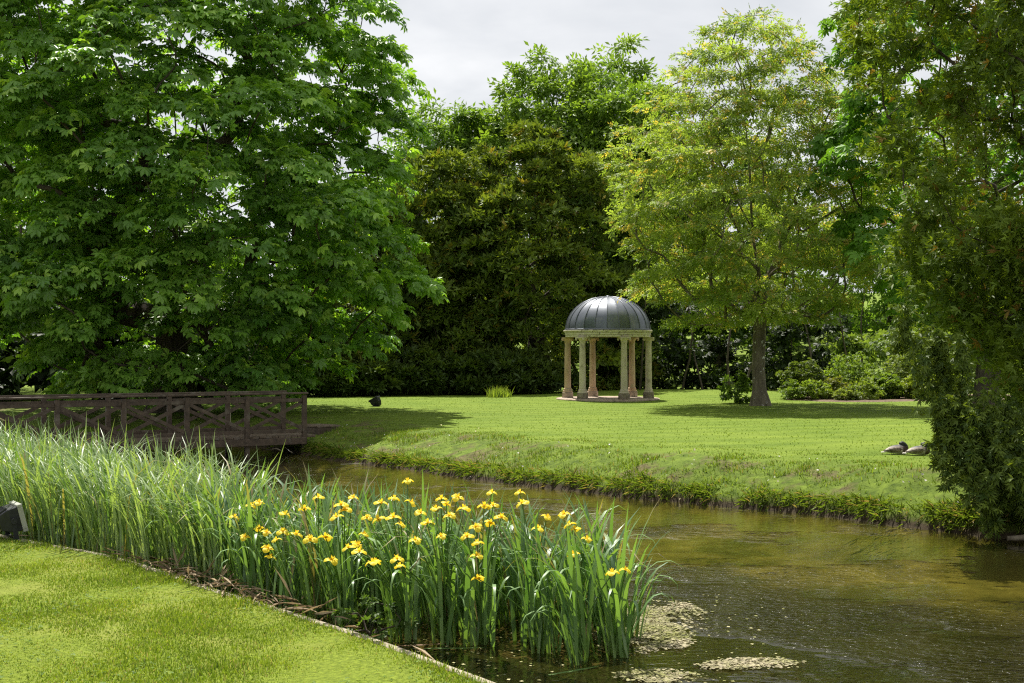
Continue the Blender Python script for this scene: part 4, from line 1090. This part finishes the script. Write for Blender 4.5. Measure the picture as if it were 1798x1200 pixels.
# near lawn
seg = NEARS[(NEARS[:, 1] > 5.5) & (NEARS[:, 1] < 22)]
m = 520000
X_ = rg.uniform(-9, .6, m); Y_ = rg.uniform(7.2, 18, m)
keep = (np.abs(X_) / Y_ < .43) & (X_ / Y_ > -.43)
X_, Y_ = X_[keep], Y_[keep]
sd_ = sdist(X_, Y_, seg)
keep = (sd_ < -.01) & (rg.uniform(0, 1, len(X_)) < np.clip(10.5 / Y_, 0, 1) ** 2)
X_, Y_, sd_ = X_[keep], Y_[keep], sd_[keep]
keep = rg.uniform(0, 1, len(X_)) < 0.92 + .5 * sinnoise(X_, Y_, 51, 3, 5.0)
X_, Y_, sd_ = X_[keep][:125000], Y_[keep][:125000], sd_[keep][:125000]
hh = .024 + .018 * np.clip(sinnoise(X_, Y_, 50, 3, 3.0), -1, 1.2) + .03 * np.exp(sd_ / .10)
V, F, C = blades(np.stack([X_, Y_, np.full(len(X_), LZ - .004)], -1), hh, .0075, rg, (0.10, 0.165, 0.016), (0.24, 0.31, 0.04), .7, dead=.08, deadc=(.36, .32, .14))
pn = np.repeat(sinnoise(X_, Y_, 52, 4, 2.6), 5)[:, None]; C = C * np.clip(1.08 + .26 * pn * np.array((1.0, .75, .6)), .45, 1.5)
o = obj('lawn_grass', mesh_data('lawn_grass', V, F, M['grass'], False, C)); tag(o, 'short mown grass blades of the near left lawn', 'grass', kind='stuff')
cm = 9000; X_ = rg.uniform(-7, .2, cm); Y_ = rg.uniform(7.6, 16, cm); keep = (sdist(X_, Y_, seg) < -.05) & (sinnoise(X_, Y_, 55, 4, 1.9) > .12) & (np.abs(X_) / Y_ < .43)
X_, Y_ = X_[keep], Y_[keep]; n2 = len(X_)
TV, TF = template([(xf(kite(.5, .42, .6, .1, .05)[0], R(a)), kite(1, 1)[1]) for a in (0, 120, 240)]); g = rg.uniform(0, 1, (n2, 1))
V, F, C = inst(TV, TF, np.column_stack([X_, Y_, LZ + rg.uniform(.012, .035, n2)]), np.column_stack([rg.normal(0, 1, (n2, 2)), np.zeros(n2)]), np.tile((0, 0, 1.0), (n2, 1)) + rg.normal(0, .3, (n2, 3)), rg.uniform(.02, .042, n2), np.array((.07, .14, .016)) * (1 - g) + np.array((.17, .27, .035)) * g)
o = obj('clover', mesh_data('clover', V, F, M['grass'], False, C)); tag(o, 'patches of clover in the near left lawn', 'clover', kind='stuff')
# far bank: rough tufts
fs = FARS[(FARS[:, 0] > -10) & (FARS[:, 0] < 12)]
P = []
m = 72000
k = rg.integers(0, len(fs) - 1, m); u = rg.uniform(0, 1, (m, 1)); base = fs[k] * (1 - u) + fs[k + 1] * u
d = fs[k + 1] - fs[k]; nn = nrm(np.stack([-d[:, 1], d[:, 0]], -1))
s_ = rg.uniform(0, 1, m) ** 1.35 * 3.6 + .0
q = base + nn * s_[:, None]
zq = height(q[:, 0], q[:, 1])
tuft = sinnoise(q[:, 0], q[:, 1], 71, 4, 3.5)
soil_n = sinnoise(q[:, 0], q[:, 1], 72, 4, 1.6)
keep = (zq > .005) & (rg.uniform(0, 1, m) < .62 + .55 * tuft) & ((soil_n < .38) | (s_ < .35) | (rg.uniform(0, 1, m) < .12))
q, zq, s_, tuft = q[keep], zq[keep], s_[keep], tuft[keep]
hh = np.clip(.055 + .05 * tuft, .022, .14) * np.where(s_ > 1.5, np.clip(1.0 - (s_ - 1.5) * .6, .3, 1), 1)
V, F, C = blades(np.column_stack([q, zq - .01]), hh, .014, rg, (0.07, 0.125, 0.014), (0.24, 0.33, 0.045), .9, dead=.10)
m2 = 21000; k = rg.integers(0, len(fs) - 1, m2); u = rg.uniform(0, 1, (m2, 1)); base = fs[k] * (1 - u) + fs[k + 1] * u
d = fs[k + 1] - fs[k]; nn = nrm(np.stack([-d[:, 1], d[:, 0]], -1)); q = base + nn * rg.uniform(-.02, .30, (m2, 1)); zq = height(q[:, 0], q[:, 1])
tf = sinnoise(q[:, 0], q[:, 1], 75, 3, 4.0); keep = (zq > .05) & (rg.uniform(0, 1, m2) < .55 + .6 * tf); q, zq, nn = q[keep], zq[keep], nn[keep]; n2 = len(q)
dr = np.column_stack([-nn * rg.uniform(.3, 1.0, (n2, 1)) + rg.normal(0, .3, (n2, 2)), rg.uniform(-.6, .7, n2)])
TV, TF = kite(1, .06, .45, .2, .35); g = rg.uniform(0, 1, (n2, 1)); c2 = np.array((.06, .11, .014)) * (1 - g) + np.array((.22, .30, .045)) * g
c2 = np.where(rg.uniform(0, 1, (n2, 1)) < .12, np.array((.3, .24, .11)), c2)
V2, F2, C2_ = inst(TV, TF, np.column_stack([q, zq - .01]), dr, np.tile((0, 0, 1.0), (n2, 1)) + rg.normal(0, .3, (n2, 3)), rg.uniform(.08, .22, n2), c2)
F = np.vstack([F, F2 + len(V)]); V = np.vstack([V, V2]); C = np.vstack([C, C2_])
o = obj('bank_grass', mesh_data('bank_grass', V, F, M['grass'], False, C)); tag(o, 'rough tufted grass along the far stream bank', 'grass', kind='stuff')
# far lawn, sparse short blades for a soft edge
m = 26000
X_ = rg.uniform(-8, 13, m); Y_ = 19 + 32 * rg.uniform(0, 1, m) ** 1.4
zq = height(X_, Y_); sd_ = sdist(X_, Y_, FARS)
keep = (sd_ > 1.8) & (np.hypot(X_ - TX, Y_ - TY) > 1.95) & (np.abs(X_) / Y_ < .42)
V, F, C = blades(np.column_stack([X_, Y_, zq - .004])[keep], np.full(keep.sum(), .026), .018, rg, (0.11, 0.18, 0.018), (0.22, 0.30, 0.04), .7)
o = obj('far_lawn_grass', mesh_data('far_lawn_grass', V, F, M['grass'], False, C)); tag(o, 'short mown grass blades of the lawn round the temple', 'grass', kind='stuff')
# grass tuft near the yew
x, y, z = at(876, 697, 48.0)
a = rg.uniform(0, 6.28, 420); rr = rg.uniform(0, .38, 420)
V, F, C = blades(np.stack([x + rr * np.cos(a) * 1.2, y + rr * np.sin(a), np.full(420, gz(x, y) - .02)], -1), np.full(420, .38), .022, rg, (0.16, 0.24, 0.035), (0.34, 0.42, 0.09), .8)
o = obj('grass_tuft', mesh_data('grass_tuft', V, F, M['grass'], False, C)); tag(o, 'pale spiky grass tuft at the back of the lawn', 'plant')
# fallen white petals and pebbles on the bank
m = 150; k = rg.integers(0, len(fs) - 1, m); base = fs[k]; d = fs[k + 1] - fs[k]; nn = nrm(np.stack([-d[:, 1], d[:, 0]], -1))
q = base + nn * np.abs(rg.normal(.2, 1.0, m))[:, None] + rg.normal(0, .15, (m, 2)); zq = np.maximum(height(q[:, 0], q[:, 1]), 0) + .07
TV, TF = kite(1, .9, .5, .1, .1)
V, F, C = inst(TV, TF, np.column_stack([q, zq]), rg.normal(0, 1, (m, 3)), np.tile((0, -.3, 1.0), (m, 1)) + rg.normal(0, .2, (m, 3)), rg.uniform(.02, .05, m), np.tile((.7, .68, .62), (m, 1)))
o = obj('fallen_petals', mesh_data('fallen_petals', V, F, M['petal'], False, C)); tag(o, 'scattered white petals on the far bank', 'petals', kind='stuff')

# ------------------------------------------------------------------ edging stones of the near lawn
edging = empty('lawn_edging', (NEARS[60][0], NEARS[60][1], 0), 0, 'thin pale stone edging along the near lawn beside the irises', 'edging')
cum = np.concatenate([[0], np.cumsum(np.linalg.norm(np.diff(NEARS, axis=0), axis=1))])
def along(s): return np.array([np.interp(s, cum, NEARS[:, 0]), np.interp(s, cum, NEARS[:, 1])])
s0 = np.interp(-20, NEARS[:, 1][::-1] * -1, cum[::-1]) if False else cum[np.argmin(np.abs(NEARS[:, 1] - 21))]
s1 = cum[np.argmin(np.abs(NEARS[:, 1] - 6.5))]
s = s0; k = 0
while s < s1:
    ln = random.uniform(.45, .75); a = along(s + .006); b = along(s + ln - .006)
    mb = MB().beam((a[0], a[1], LZ - .13), (b[0], b[1], LZ - .13), .07 + random.uniform(-.008, .008), .28 + random.uniform(-.012, .004))
    ox, oy = edging.location.x, edging.location.y
    mb.v = [(p[0] - ox, p[1] - oy, p[2]) for p in mb.v]
    mb.build('edging_stone', M['edging'], edging, bevel=.008); s += ln; k += 1

# ------------------------------------------------------------------ irises and reeds
def blade_path(ln, bend, arch, n=8):
    """points in the x-z plane: rising, then arching over towards +x"""
    P = [(0.0, 0.0)]; a = R(3) + bend * .25
    for k in range(n):
        u = (k + 1) / n
        a2 = a + bend * u ** 1.3 + arch * max(0, u - .55) ** 1.5 * 3.6
        P.append((P[-1][0] + ln / n * math.sin(a2), P[-1][1] + ln / n * math.cos(a2)))
    return np.array(P)
def blade_np(ln, wd, bend, arch, n=8, fold=.22):
    P = blade_path(ln, bend, arch, n); V = []
    for k in range(n + 1):
        u = k / n
        w_ = wd * (0.72 + .5 * u if u < .45 else .95 * (1 - ((u - .45) / .55) ** 2.2)) + .0008
        V += [(P[k, 0], -w_ / 2, P[k, 1]), (P[k, 0] - fold * w_ * .5 , 0, P[k, 1]), (P[k, 0], w_ / 2, P[k, 1])]
    F = []
    for k in range(n):
        for q in range(2): F.append((k * 3 + q, k * 3 + q + 1, k * 3 + q + 4, k * 3 + q + 3))
    return np.array(V), np.array(F)

ri = np.random.default_rng(3)
BL = []
ICA, ICB = np.array((0.065, 0.15, 0.055)), np.array((0.20, 0.33, 0.11))
for k in range(36):
    arch = ri.choice([0.05, .2, .5, 1.0, 1.6], p=[.18, .18, .22, .24, .18])
    V, F = blade_np(ri.uniform(.95, 1.30), ri.uniform(.032, .048), ri.uniform(.02, .30), arch)
    u = np.repeat(np.linspace(0, 1, len(V) // 3), 3)[:, None]; g = ri.uniform(0, 1)
    c = (ICA * (1 - g) + ICB * g) * (1 - .0 * u)
    c = c * (1 - .55 * np.exp(-u / .16)) + np.array((.20, .28, .05)) * (.55 * np.exp(-u / .16))
    if k % 6 == 0: c = c * (1 - sstep(.72, .95, u)) + np.array((.30, .22, .11)) * sstep(.72, .95, u)
    if k == 35: c = np.tile((.34, .27, .15), (len(V), 1))
    BL.append((V, F, np.clip(c, 0, 1)))
NB0 = len(BL)
for k in range(10):
    V, F = blade_np(ri.uniform(.9, 1.25), ri.uniform(.030, .044), ri.uniform(.25, .5), ri.uniform(1.5, 2.6), 11)
    g = ri.uniform(0.3, 1); BL.append((V, F, np.tile(ICA * (1 - g) + ICB * 1.15 * g, (len(V), 1))))
BLM = [mesh_data('leaf', V, F, M['blade'], True, c) for V, F, c in BL]

def in_poly(x, y, P):
    c = False; n = len(P); j = n - 1
    for i in range(n):
        if (P[i][1] > y) != (P[j][1] > y) and x < (P[j][0] - P[i][0]) * (y - P[i][1]) / (P[j][1] - P[i][1]) + P[i][0]: c = not c
        j = i
    return c
def poisson(poly, d, r, tries=9000):
    xs = [p[0] for p in poly]; ys = [p[1] for p in poly]; out_ = []
    for _ in range(tries):
        x, y = r.uniform(min(xs), max(xs)), r.uniform(min(ys), max(ys))
        if in_poly(x, y, poly) and all((x - a) ** 2 + (y - b) ** 2 > d * d for a, b in out_): out_.append((x, y))
    return out_
IRIS = [(-2.75, 12.3), (-1.75, 11.05), (-1.30, 10.75), (-.95, 10.45), (-.35, 10.2), (.15, 9.95), (.5, 9.62), (.88, 9.85), (1.02, 10.3), (.86, 10.9), (.4, 11.3), (-.3, 11.9), (-1.0, 12.5), (-1.9, 13.4), (-2.9, 14.4), (-3.5, 13.6)]
spots = poisson(IRIS, .27, ri)
spots.sort(key=lambda p: p[1])
gap = (-1.13, 10.75)
spots = [p for p in spots if (p[0] - gap[0]) ** 2 + ((p[1] - gap[1]) * .6) ** 2 > .035]
FL = [(440, 885), (430, 940), (470, 960), (468, 932), (497, 930), (455, 880), (545, 943), (572, 940), (600, 883), (606, 892), (583, 980), (612, 958), (630, 965), (627, 953), (665, 908), (660, 982), (668, 880), (692, 872), (697, 978), (702, 990), (704, 918), (730, 945), (737, 897), (775, 938), (765, 890), (775, 872), (784, 882), (803, 870), (790, 902), (836, 922), (820, 938), (838, 950), (838, 972), (840, 1012), (850, 885), (863, 862), (866, 884), (912, 862), (918, 880), (860, 915), (990, 900), (1000, 918), (1010, 926), (1007, 970), (1030, 943), (1075, 1002), (1098, 997), (280, 890), (655, 985), (475, 975), (645, 905), (716, 842), (960, 905), (560, 870), (620, 870), (500, 900), (520, 935), (455, 925), (412, 905), (640, 935), (750, 915), (880, 905), (815, 890), (945, 925), (690, 905), (722, 880), (590, 905), (535, 890), (485, 945)]
FLW = []
for (px, py) in FL:
    if px > 690: D = max(9.6, 10.6 - (py - 860) / 140 * 1.05)
    else:
        i_ = np.argmin(np.abs((NEARS[:, 0] / np.maximum(NEARS[:, 1], 1)) - (px - 899) / F_PX)); D = NEARS[i_, 1] + .28 + .5 * max(0, (960 - py) / 100)
    D = D + ri.uniform(-.06, .06); FLW.append(at(px, py, D))
own = {}
for f in FLW:
    k = int(np.argmin([(p[0] - f[0]) ** 2 + (p[1] - f[1]) ** 2 for p in spots])); own.setdefault(k, []).append(f)
# flower variants
def flower_mesh(seed):
    r = np.random.default_rng(seed); Vs, Fs, Cs, b = [], [], [], 0
    def petal(L0, W0, az, rise, fall, colr):
        nonlocal b
        n = 5; V = []; x = 0; z = 0; a = rise
        for k in range(n + 1):
            u = k / n; w_ = W0 * math.sin(math.pi * min(1, .12 + .80 * u)) ** .7 * (1 if u < .99 else .35)
            V += [(x, -w_ / 2, z - .12 * w_), (x, 0, z + .05 * w_), (x, w_ / 2, z - .12 * w_)]
            a = rise + (fall - rise) * u; x += L0 / n * math.cos(a); z += L0 / n * math.sin(a)
        F = [(k * 3 + q, k * 3 + q + 1, k * 3 + q + 4, k * 3 + q + 3) for k in range(n) for q in range(2)]
        V = xf(np.array(V), az); Vs.append(V); Fs.append(np.array(F) + b); b += len(V)
        c = np.tile(np.array(colr), (len(V), 1)); c[3:6] = c[3:6] * np.array((.85, .7, .4)); Cs.append(c)
    Y = (.86, .70, .045); o = r.uniform(0, 2)
    for k in range(3): petal(.062, .046, o + k * 2.094 + r.uniform(-.2, .2), R(38), R(-95 + r.uniform(-20, 20)), Y)
    for k in range(3): petal(.034, .016, o + 1.05 + k * 2.094, R(75), R(55), (.88, .70, .05))
    for k in range(3): petal(.034, .018, o + k * 2.094, R(40), R(10), (.9, .74, .08))
    return mesh_data('flower', np.concatenate(Vs), np.concatenate(Fs), M['petal'], True, np.concatenate(Cs))
FM = [flower_mesh(k) for k in range(7)]
def stem_mesh(h, lean):
    V, F = tube_np(np.array([(lean * (t_ ** 2), 0, h * t_) for t_ in np.linspace(0, 1, 6)]), np.linspace(.007, .0045, 6), 5)
    return mesh_data('flower_stem', V, F, M['blade'], True, np.tile((.10, .19, .035), (len(V), 1)))
near_n = 40
for k, (x, y) in enumerate(spots):
    inwater = sdist([x], [y], NEARS)[0] > 0
    root = empty('yellow_iris', (x, y, -.03), 0)
    hasf = k in own
    right = x > .82
    lab = 'yellow flag iris clump with blooming stems in the waterside bed' if hasf else 'yellow flag iris clump of green sword leaves without blooms'
    rank_ = {1: 'one yellow bloom', 2: 'two yellow blooms', 3: 'three yellow blooms', 4: 'four yellow blooms', 5: 'five yellow blooms'}
    nb = min(5, len(own.get(k, [])))
    edge = sdist([x], [y], NEARS)[0]
    where = 'at the right end of the bed over open water' if x > .6 else ('along the lawn edging at left of bed' if (edge < .45 and x < -1.3) else ('beside the reeds at the back left' if x < -2.0 else ('at the near front of the bed' if y < 10.7 else ('at the back of the bed against the stream' if y > 11.6 else 'in the middle of the bed'))))
    lab = 'iris clump with ' + (rank_[nb] if nb else 'sword leaves only') + ' ' + where
    tag(root, lab, 'iris', ('irises with ' + (rank_[nb] if nb else 'leaves only') + ' ' + where))
    nl_ = int(ri.uniform(21, 30)); fan = ri.uniform(0, 3.14)
    big = k < near_n; Vs, Fs, Cs, b = [], [], [], 0
    outl = 1.0
    for q in range(nl_):
        v = int(ri.integers(0, NB0)) if q > 4 else NB0 + int(ri.integers(0, 10))
        az = ri.choice([fan, fan + math.pi]) + ri.normal(0, .9)
        if ri.uniform() < .35: az = math.pi + ri.normal(0, .6)
        if right and ri.uniform() < .5: az = ri.normal(0, .7)
        off = np.array([ri.normal(0, .06), ri.normal(0, .06), 0]); sc = ri.uniform(.72, 1.08) * (0.8 if right else 1.0)
        tl = abs(ri.normal(0, .09))
        m4 = Matrix.Rotation(az, 4, 'Z') @ Matrix.Rotation(tl, 4, 'Y') @ Matrix.Rotation(ri.normal(0, .9), 4, 'Z').to_3x3().to_4x4() if False else Matrix.Rotation(az, 4, 'Z') @ Matrix.Rotation(tl, 4, 'Y')
        if big:
            o = bpy.data.objects.new('leaf', BLM[v]); COL.objects.link(o); o.parent = root
            o.matrix_local = Matrix.Translation(off) @ m4 @ Matrix.Diagonal((sc, sc, sc, 1))
        else:
            Rm = np.array(m4.to_3x3()); V = (BL[v][0] * sc) @ Rm.T + off
            Vs.append(V); Fs.append(BL[v][1] + b); Cs.append(BL[v][2]); b += len(V)
    if not big:
        o = obj('leaves', mesh_data('leaves', np.concatenate(Vs), np.concatenate(Fs), M['blade'], True, np.concatenate(Cs)), root); o['kind'] = 'stuff'
    for f in own.get(k, []):
        dxy = np.array([f[0] - x, f[1] - y]); h = f[2] + .03 - .02
        ln = np.linalg.norm(dxy); az = math.atan2(dxy[1], dxy[0])
        so_ = obj('flower_stem', stem_mesh(h, ln), root, (0, 0, 0), (0, 0, az))
        fo = obj('flower', FM[int(ri.integers(0, len(FM)))], so_, (ln, 0, h + .002), (ri.normal(0, .2), ri.normal(0, .2), ri.uniform(0, 6.28)))
        fo.scale = (ri.uniform(1.0, 1.4),) * 3
# reed bed on the left
REED = [(-2.75, 12.25), (-4.25, 13.85), (-6.15, 15.55), (-9.1, 18.4), (-13, 22.6), (-12, 24.2), (-8.7, 21.2), (-5.7, 18.0), (-3.9, 15.6), (-2.7, 14.4)]
RB = []
for k in range(20):
    arch = ri.choice([0.05, .3, .8, 1.4], p=[.22, .26, .3, .22]); V, F = blade_np(ri.uniform(1.0, 1.42), ri.uniform(.019, .033), ri.uniform(.03, .35), arch, 6)
    RB.append((V, F))
xs = ri.uniform(-13.2, -2.5, 42000); ys = ri.uniform(12.1, 24.5, 42000)
ok = np.array([in_poly(a, b, REED) for a, b in zip(xs, ys)]) & (xs / ys > -.46)
xs, ys = xs[ok], ys[ok]
cap = 8500; xs, ys = xs[:cap], ys[:cap]
Vs, Fs, Cs, b = [], [], [], 0
which = ri.integers(0, 20, len(xs))
for v in range(20):
    q = which == v; n_ = int(q.sum())
    if not n_: continue
    az = np.where(ri.uniform(0, 1, n_) < .55, math.pi + ri.normal(0, .7, n_), ri.uniform(0, 6.28, n_)); tl = np.abs(ri.normal(0, .10, n_)); sc = ri.uniform(.7, 1.12, n_)
    up = np.stack([np.cos(az) * np.sin(tl), np.sin(az) * np.sin(tl), np.cos(tl)], -1); fw = np.stack([np.cos(az) * np.cos(tl), np.sin(az) * np.cos(tl), -np.sin(tl)], -1)
    g = ri.uniform(0, 1, (n_, 1)); c = np.array((.10, .19, .055)) * (1 - g) + np.array((.36, .46, .22)) * g
    c = np.where(ri.uniform(0, 1, (n_, 1)) < .05, np.array((.32, .27, .13)), c)
    V, F, C = inst(RB[v][0], RB[v][1], np.column_stack([xs[q], ys[q], np.full(n_, 0.0)]), fw, up, sc, c)
    Vs.append(V); Fs.append(F + b); Cs.append(C); b += len(V)
o = obj('reed_bed', mesh_data('reed_bed', np.concatenate(Vs), np.concatenate(Fs), M['blade'], True, np.concatenate(Cs))); tag(o, 'dense bed of slender pale green reed leaves on the left', 'reeds', kind='stuff')
# mud under the plants
for P_, nm in ((IRIS, 'iris_mud'), (REED, 'reed_mud')):
    V = np.array([(p[0], p[1], -.06) for p in P_])
    o = obj('mud', mesh_data(nm, V, [tuple(range(len(V)))], M['soil'])); tag(o, 'dark mud among the waterside plants', 'mud', kind='structure')

# dead leaves along the edging
m = 190; s = ri.uniform(0, 1, m)
sa = np.interp(-3.9, NEARS[:, 0], cum); sb = np.interp(-1.9, NEARS[:, 0], cum)
ss = np.clip(ri.normal((sa + sb) / 2, (sb - sa) * .36, m), cum[0], cum[-1]); pts_ = np.array([along(q) for q in ss]); tg = np.array([along(q + .05) for q in ss]) - pts_; nn = nrm(np.stack([-tg[:, 1], tg[:, 0]], -1))
pts_ = pts_ + nn * ri.normal(.10, .07, m)[:, None]
TV, TF = kite(1, .09, .5, .3, .1)
g = ri.uniform(0, 1, (m, 1)); c = np.array((.16, .11, .065)) * (1 - g) + np.array((.42, .33, .21)) * g
dirs = np.column_stack([tg * 12, ri.normal(0, .15, m)]) * ri.choice([-1, 1], m)[:, None] + np.column_stack([ri.normal(0, .4, (m, 2)), np.zeros(m)])
V, F, C = inst(TV, TF, np.column_stack([pts_, np.full(m, LZ + .02) + ri.uniform(0, .05, m)]), dirs, np.tile((0, 0, 1.0), (m, 1)) + ri.normal(0, .4, (m, 3)), ri.uniform(.12, .34, m), c)
o = obj('dead_leaf_litter', mesh_data('dead_leaf_litter', V, F, M['dead'], False, C)); tag(o, 'brown dead iris leaves heaped along the lawn edge', 'litter', kind='stuff')
# low weed in the gap between the iris groups
shrub('water_mint', 'small round-leaved weed at the water edge between iris groups', -1.12, 10.45, .30, .30, 16, 14, (0.05, 0.10, 0.02), (0.12, 0.20, 0.04), 201, (.07, .11), cat='plant', z=.0, dims=(.1, .1, .06))
shrub('water_mint', 'small leafy weed beside the black floodlight', -5.55, 15.55, .42, .26, 14, 14, (0.08, 0.15, 0.02), (0.18, 0.28, 0.04), 202, (.07, .11), cat='plant', z=.1, dims=(.1, .1, .08))

# ------------------------------------------------------------------ things floating in the stream
def mat_patch(label, px, py, rx, ry, rot, seed):
    D = CAMZ * F_PX / (py - 615); x = (px - 899) / F_PX * D
    r = np.random.default_rng(seed); n_ = int(9000 * rx * ry / .26); a = r.uniform(0, 6.283, n_); e = np.sqrt(r.uniform(0, 1, n_)) * 1.12
    ux_ = e * np.cos(a) * rx; uy_ = e * np.sin(a) * ry
    keep = (.55 - e ** 2.0 + .35 * r.normal(0, 1, n_) * (e > .6) + .75 * sinnoise(ux_, uy_, seed, 4, 7.0)) > 0
    ux_, uy_ = ux_[keep], uy_[keep]; n_ = len(ux_)
    P = np.column_stack([ux_ * math.cos(rot) - uy_ * math.sin(rot), ux_ * math.sin(rot) + uy_ * math.cos(rot), r.uniform(0, .012, n_)])
    TV, TF = kite(1, .85, .5, .06, .02); TV = TV - np.array([.5, 0, 0])
    t = np.clip(.5 + .5 * sinnoise(ux_, uy_, seed + 1, 3, 6.0) + r.normal(0, .25, n_), 0, 1)[:, None]
    c = np.array((.22, .23, .06)) * (1 - t) + np.array((.42, .37, .24)) * t
    c = c * r.uniform(.55, 1.15, (n_, 1))
    V, F, C = inst(TV, TF, P, np.column_stack([r.normal(0, 1, (n_, 2)), np.zeros(n_)]), np.tile((0, 0, 1.0), (n_, 1)) + r.normal(0, .16, (n_, 3)), r.uniform(.014, .045, n_), c)
    o = obj('algae_mat', mesh_data('algae_mat', V, F, M['dead'], False, C), None, (x, D, .006)); tag(o, label, 'algae', kind='stuff')
mat_patch('largest pale algae mat floating right of the last irises', 1140, 1100, .46, 1.0, R(-14), 3)
mat_patch('long thin algae mat floating right of the others', 1315, 1168, .40, .17, R(14), 5)
mat_patch('algae mat at the bottom edge below the largest one', 1150, 1190, .36, .20, R(8), 8)
m = 420
D_ = ri.uniform(8.3, 12.5, m); pxs = np.where(ri.uniform(0, 1, m) < .6, ri.normal(860, 90, m), ri.normal(1230, 110, m)); x_ = (pxs - 899) / F_PX * D_
ok = (sdist(x_, D_, NEARS) > .05)
TV, TF = kite(1, .8, .5, .05, .02); g = ri.uniform(0, 1, (m, 1)); c = np.array((.20, .22, .05)) * (1 - g) + np.array((.5, .46, .25)) * g
V, F, C = inst(TV, TF, np.column_stack([x_, D_, np.full(m, .008)])[ok], np.column_stack([ri.normal(0, 1, (m, 2)), np.zeros(m)])[ok], np.tile((0, 0, 1.0), (ok.sum(), 1)) + ri.normal(0, .08, (ok.sum(), 3)), ri.uniform(.012, .04, ok.sum()), c[ok])
o = obj('floating_specks', mesh_data('floating_specks', V, F, M['dead'], False, C)); tag(o, 'specks of floating weed on the near water', 'weed', kind='stuff')
# drifting dead iris leaves
for k, (px, py, ln, rot, lab) in enumerate(((740, 1135, .42, .1, 'brown dead leaf floating left under the irises'), (800, 1141, .5, -.05, 'green fallen leaf floating under the irises'), (1010, 1180, .45, .5, 'fallen green blade lying on water below the irises'), (620, 816, .5, .1, 'pale fallen leaf drifting near the far bank'))):
    D = CAMZ * F_PX / (py - 615); x = (px - 899) / F_PX * D
    V, F = blade_np(ln, .035, .05, .1, 6); V = np.column_stack([V[:, 2] - ln / 2, V[:, 1], V[:, 0] * .25 + .006])
    c = np.tile((.28, .17, .10) if k == 0 else ((.14, .24, .07) if k in (1, 2) else (.4, .4, .3)), (len(V), 1))
    o = obj('fallen_leaf', mesh_data('fallen_leaf', V, F, M['blade'], True, c), None, (x, D, .004), (0, 0, rot)); tag(o, lab, 'leaf')
# log at the right edge
x, y, z = at(1792, 938, 15.6)
lg = MB().tube([(-.35, .05, .05), (-.1, 0, .07), (.2, -.02, .06), (.6, .05, .08)], [.03, .04, .045, .05], 10).build('log', M['bark_flecked'], None, True, loc=(x + .2, y, .0)); tag(lg, 'pale broken log lying at the water edge far right', 'log')
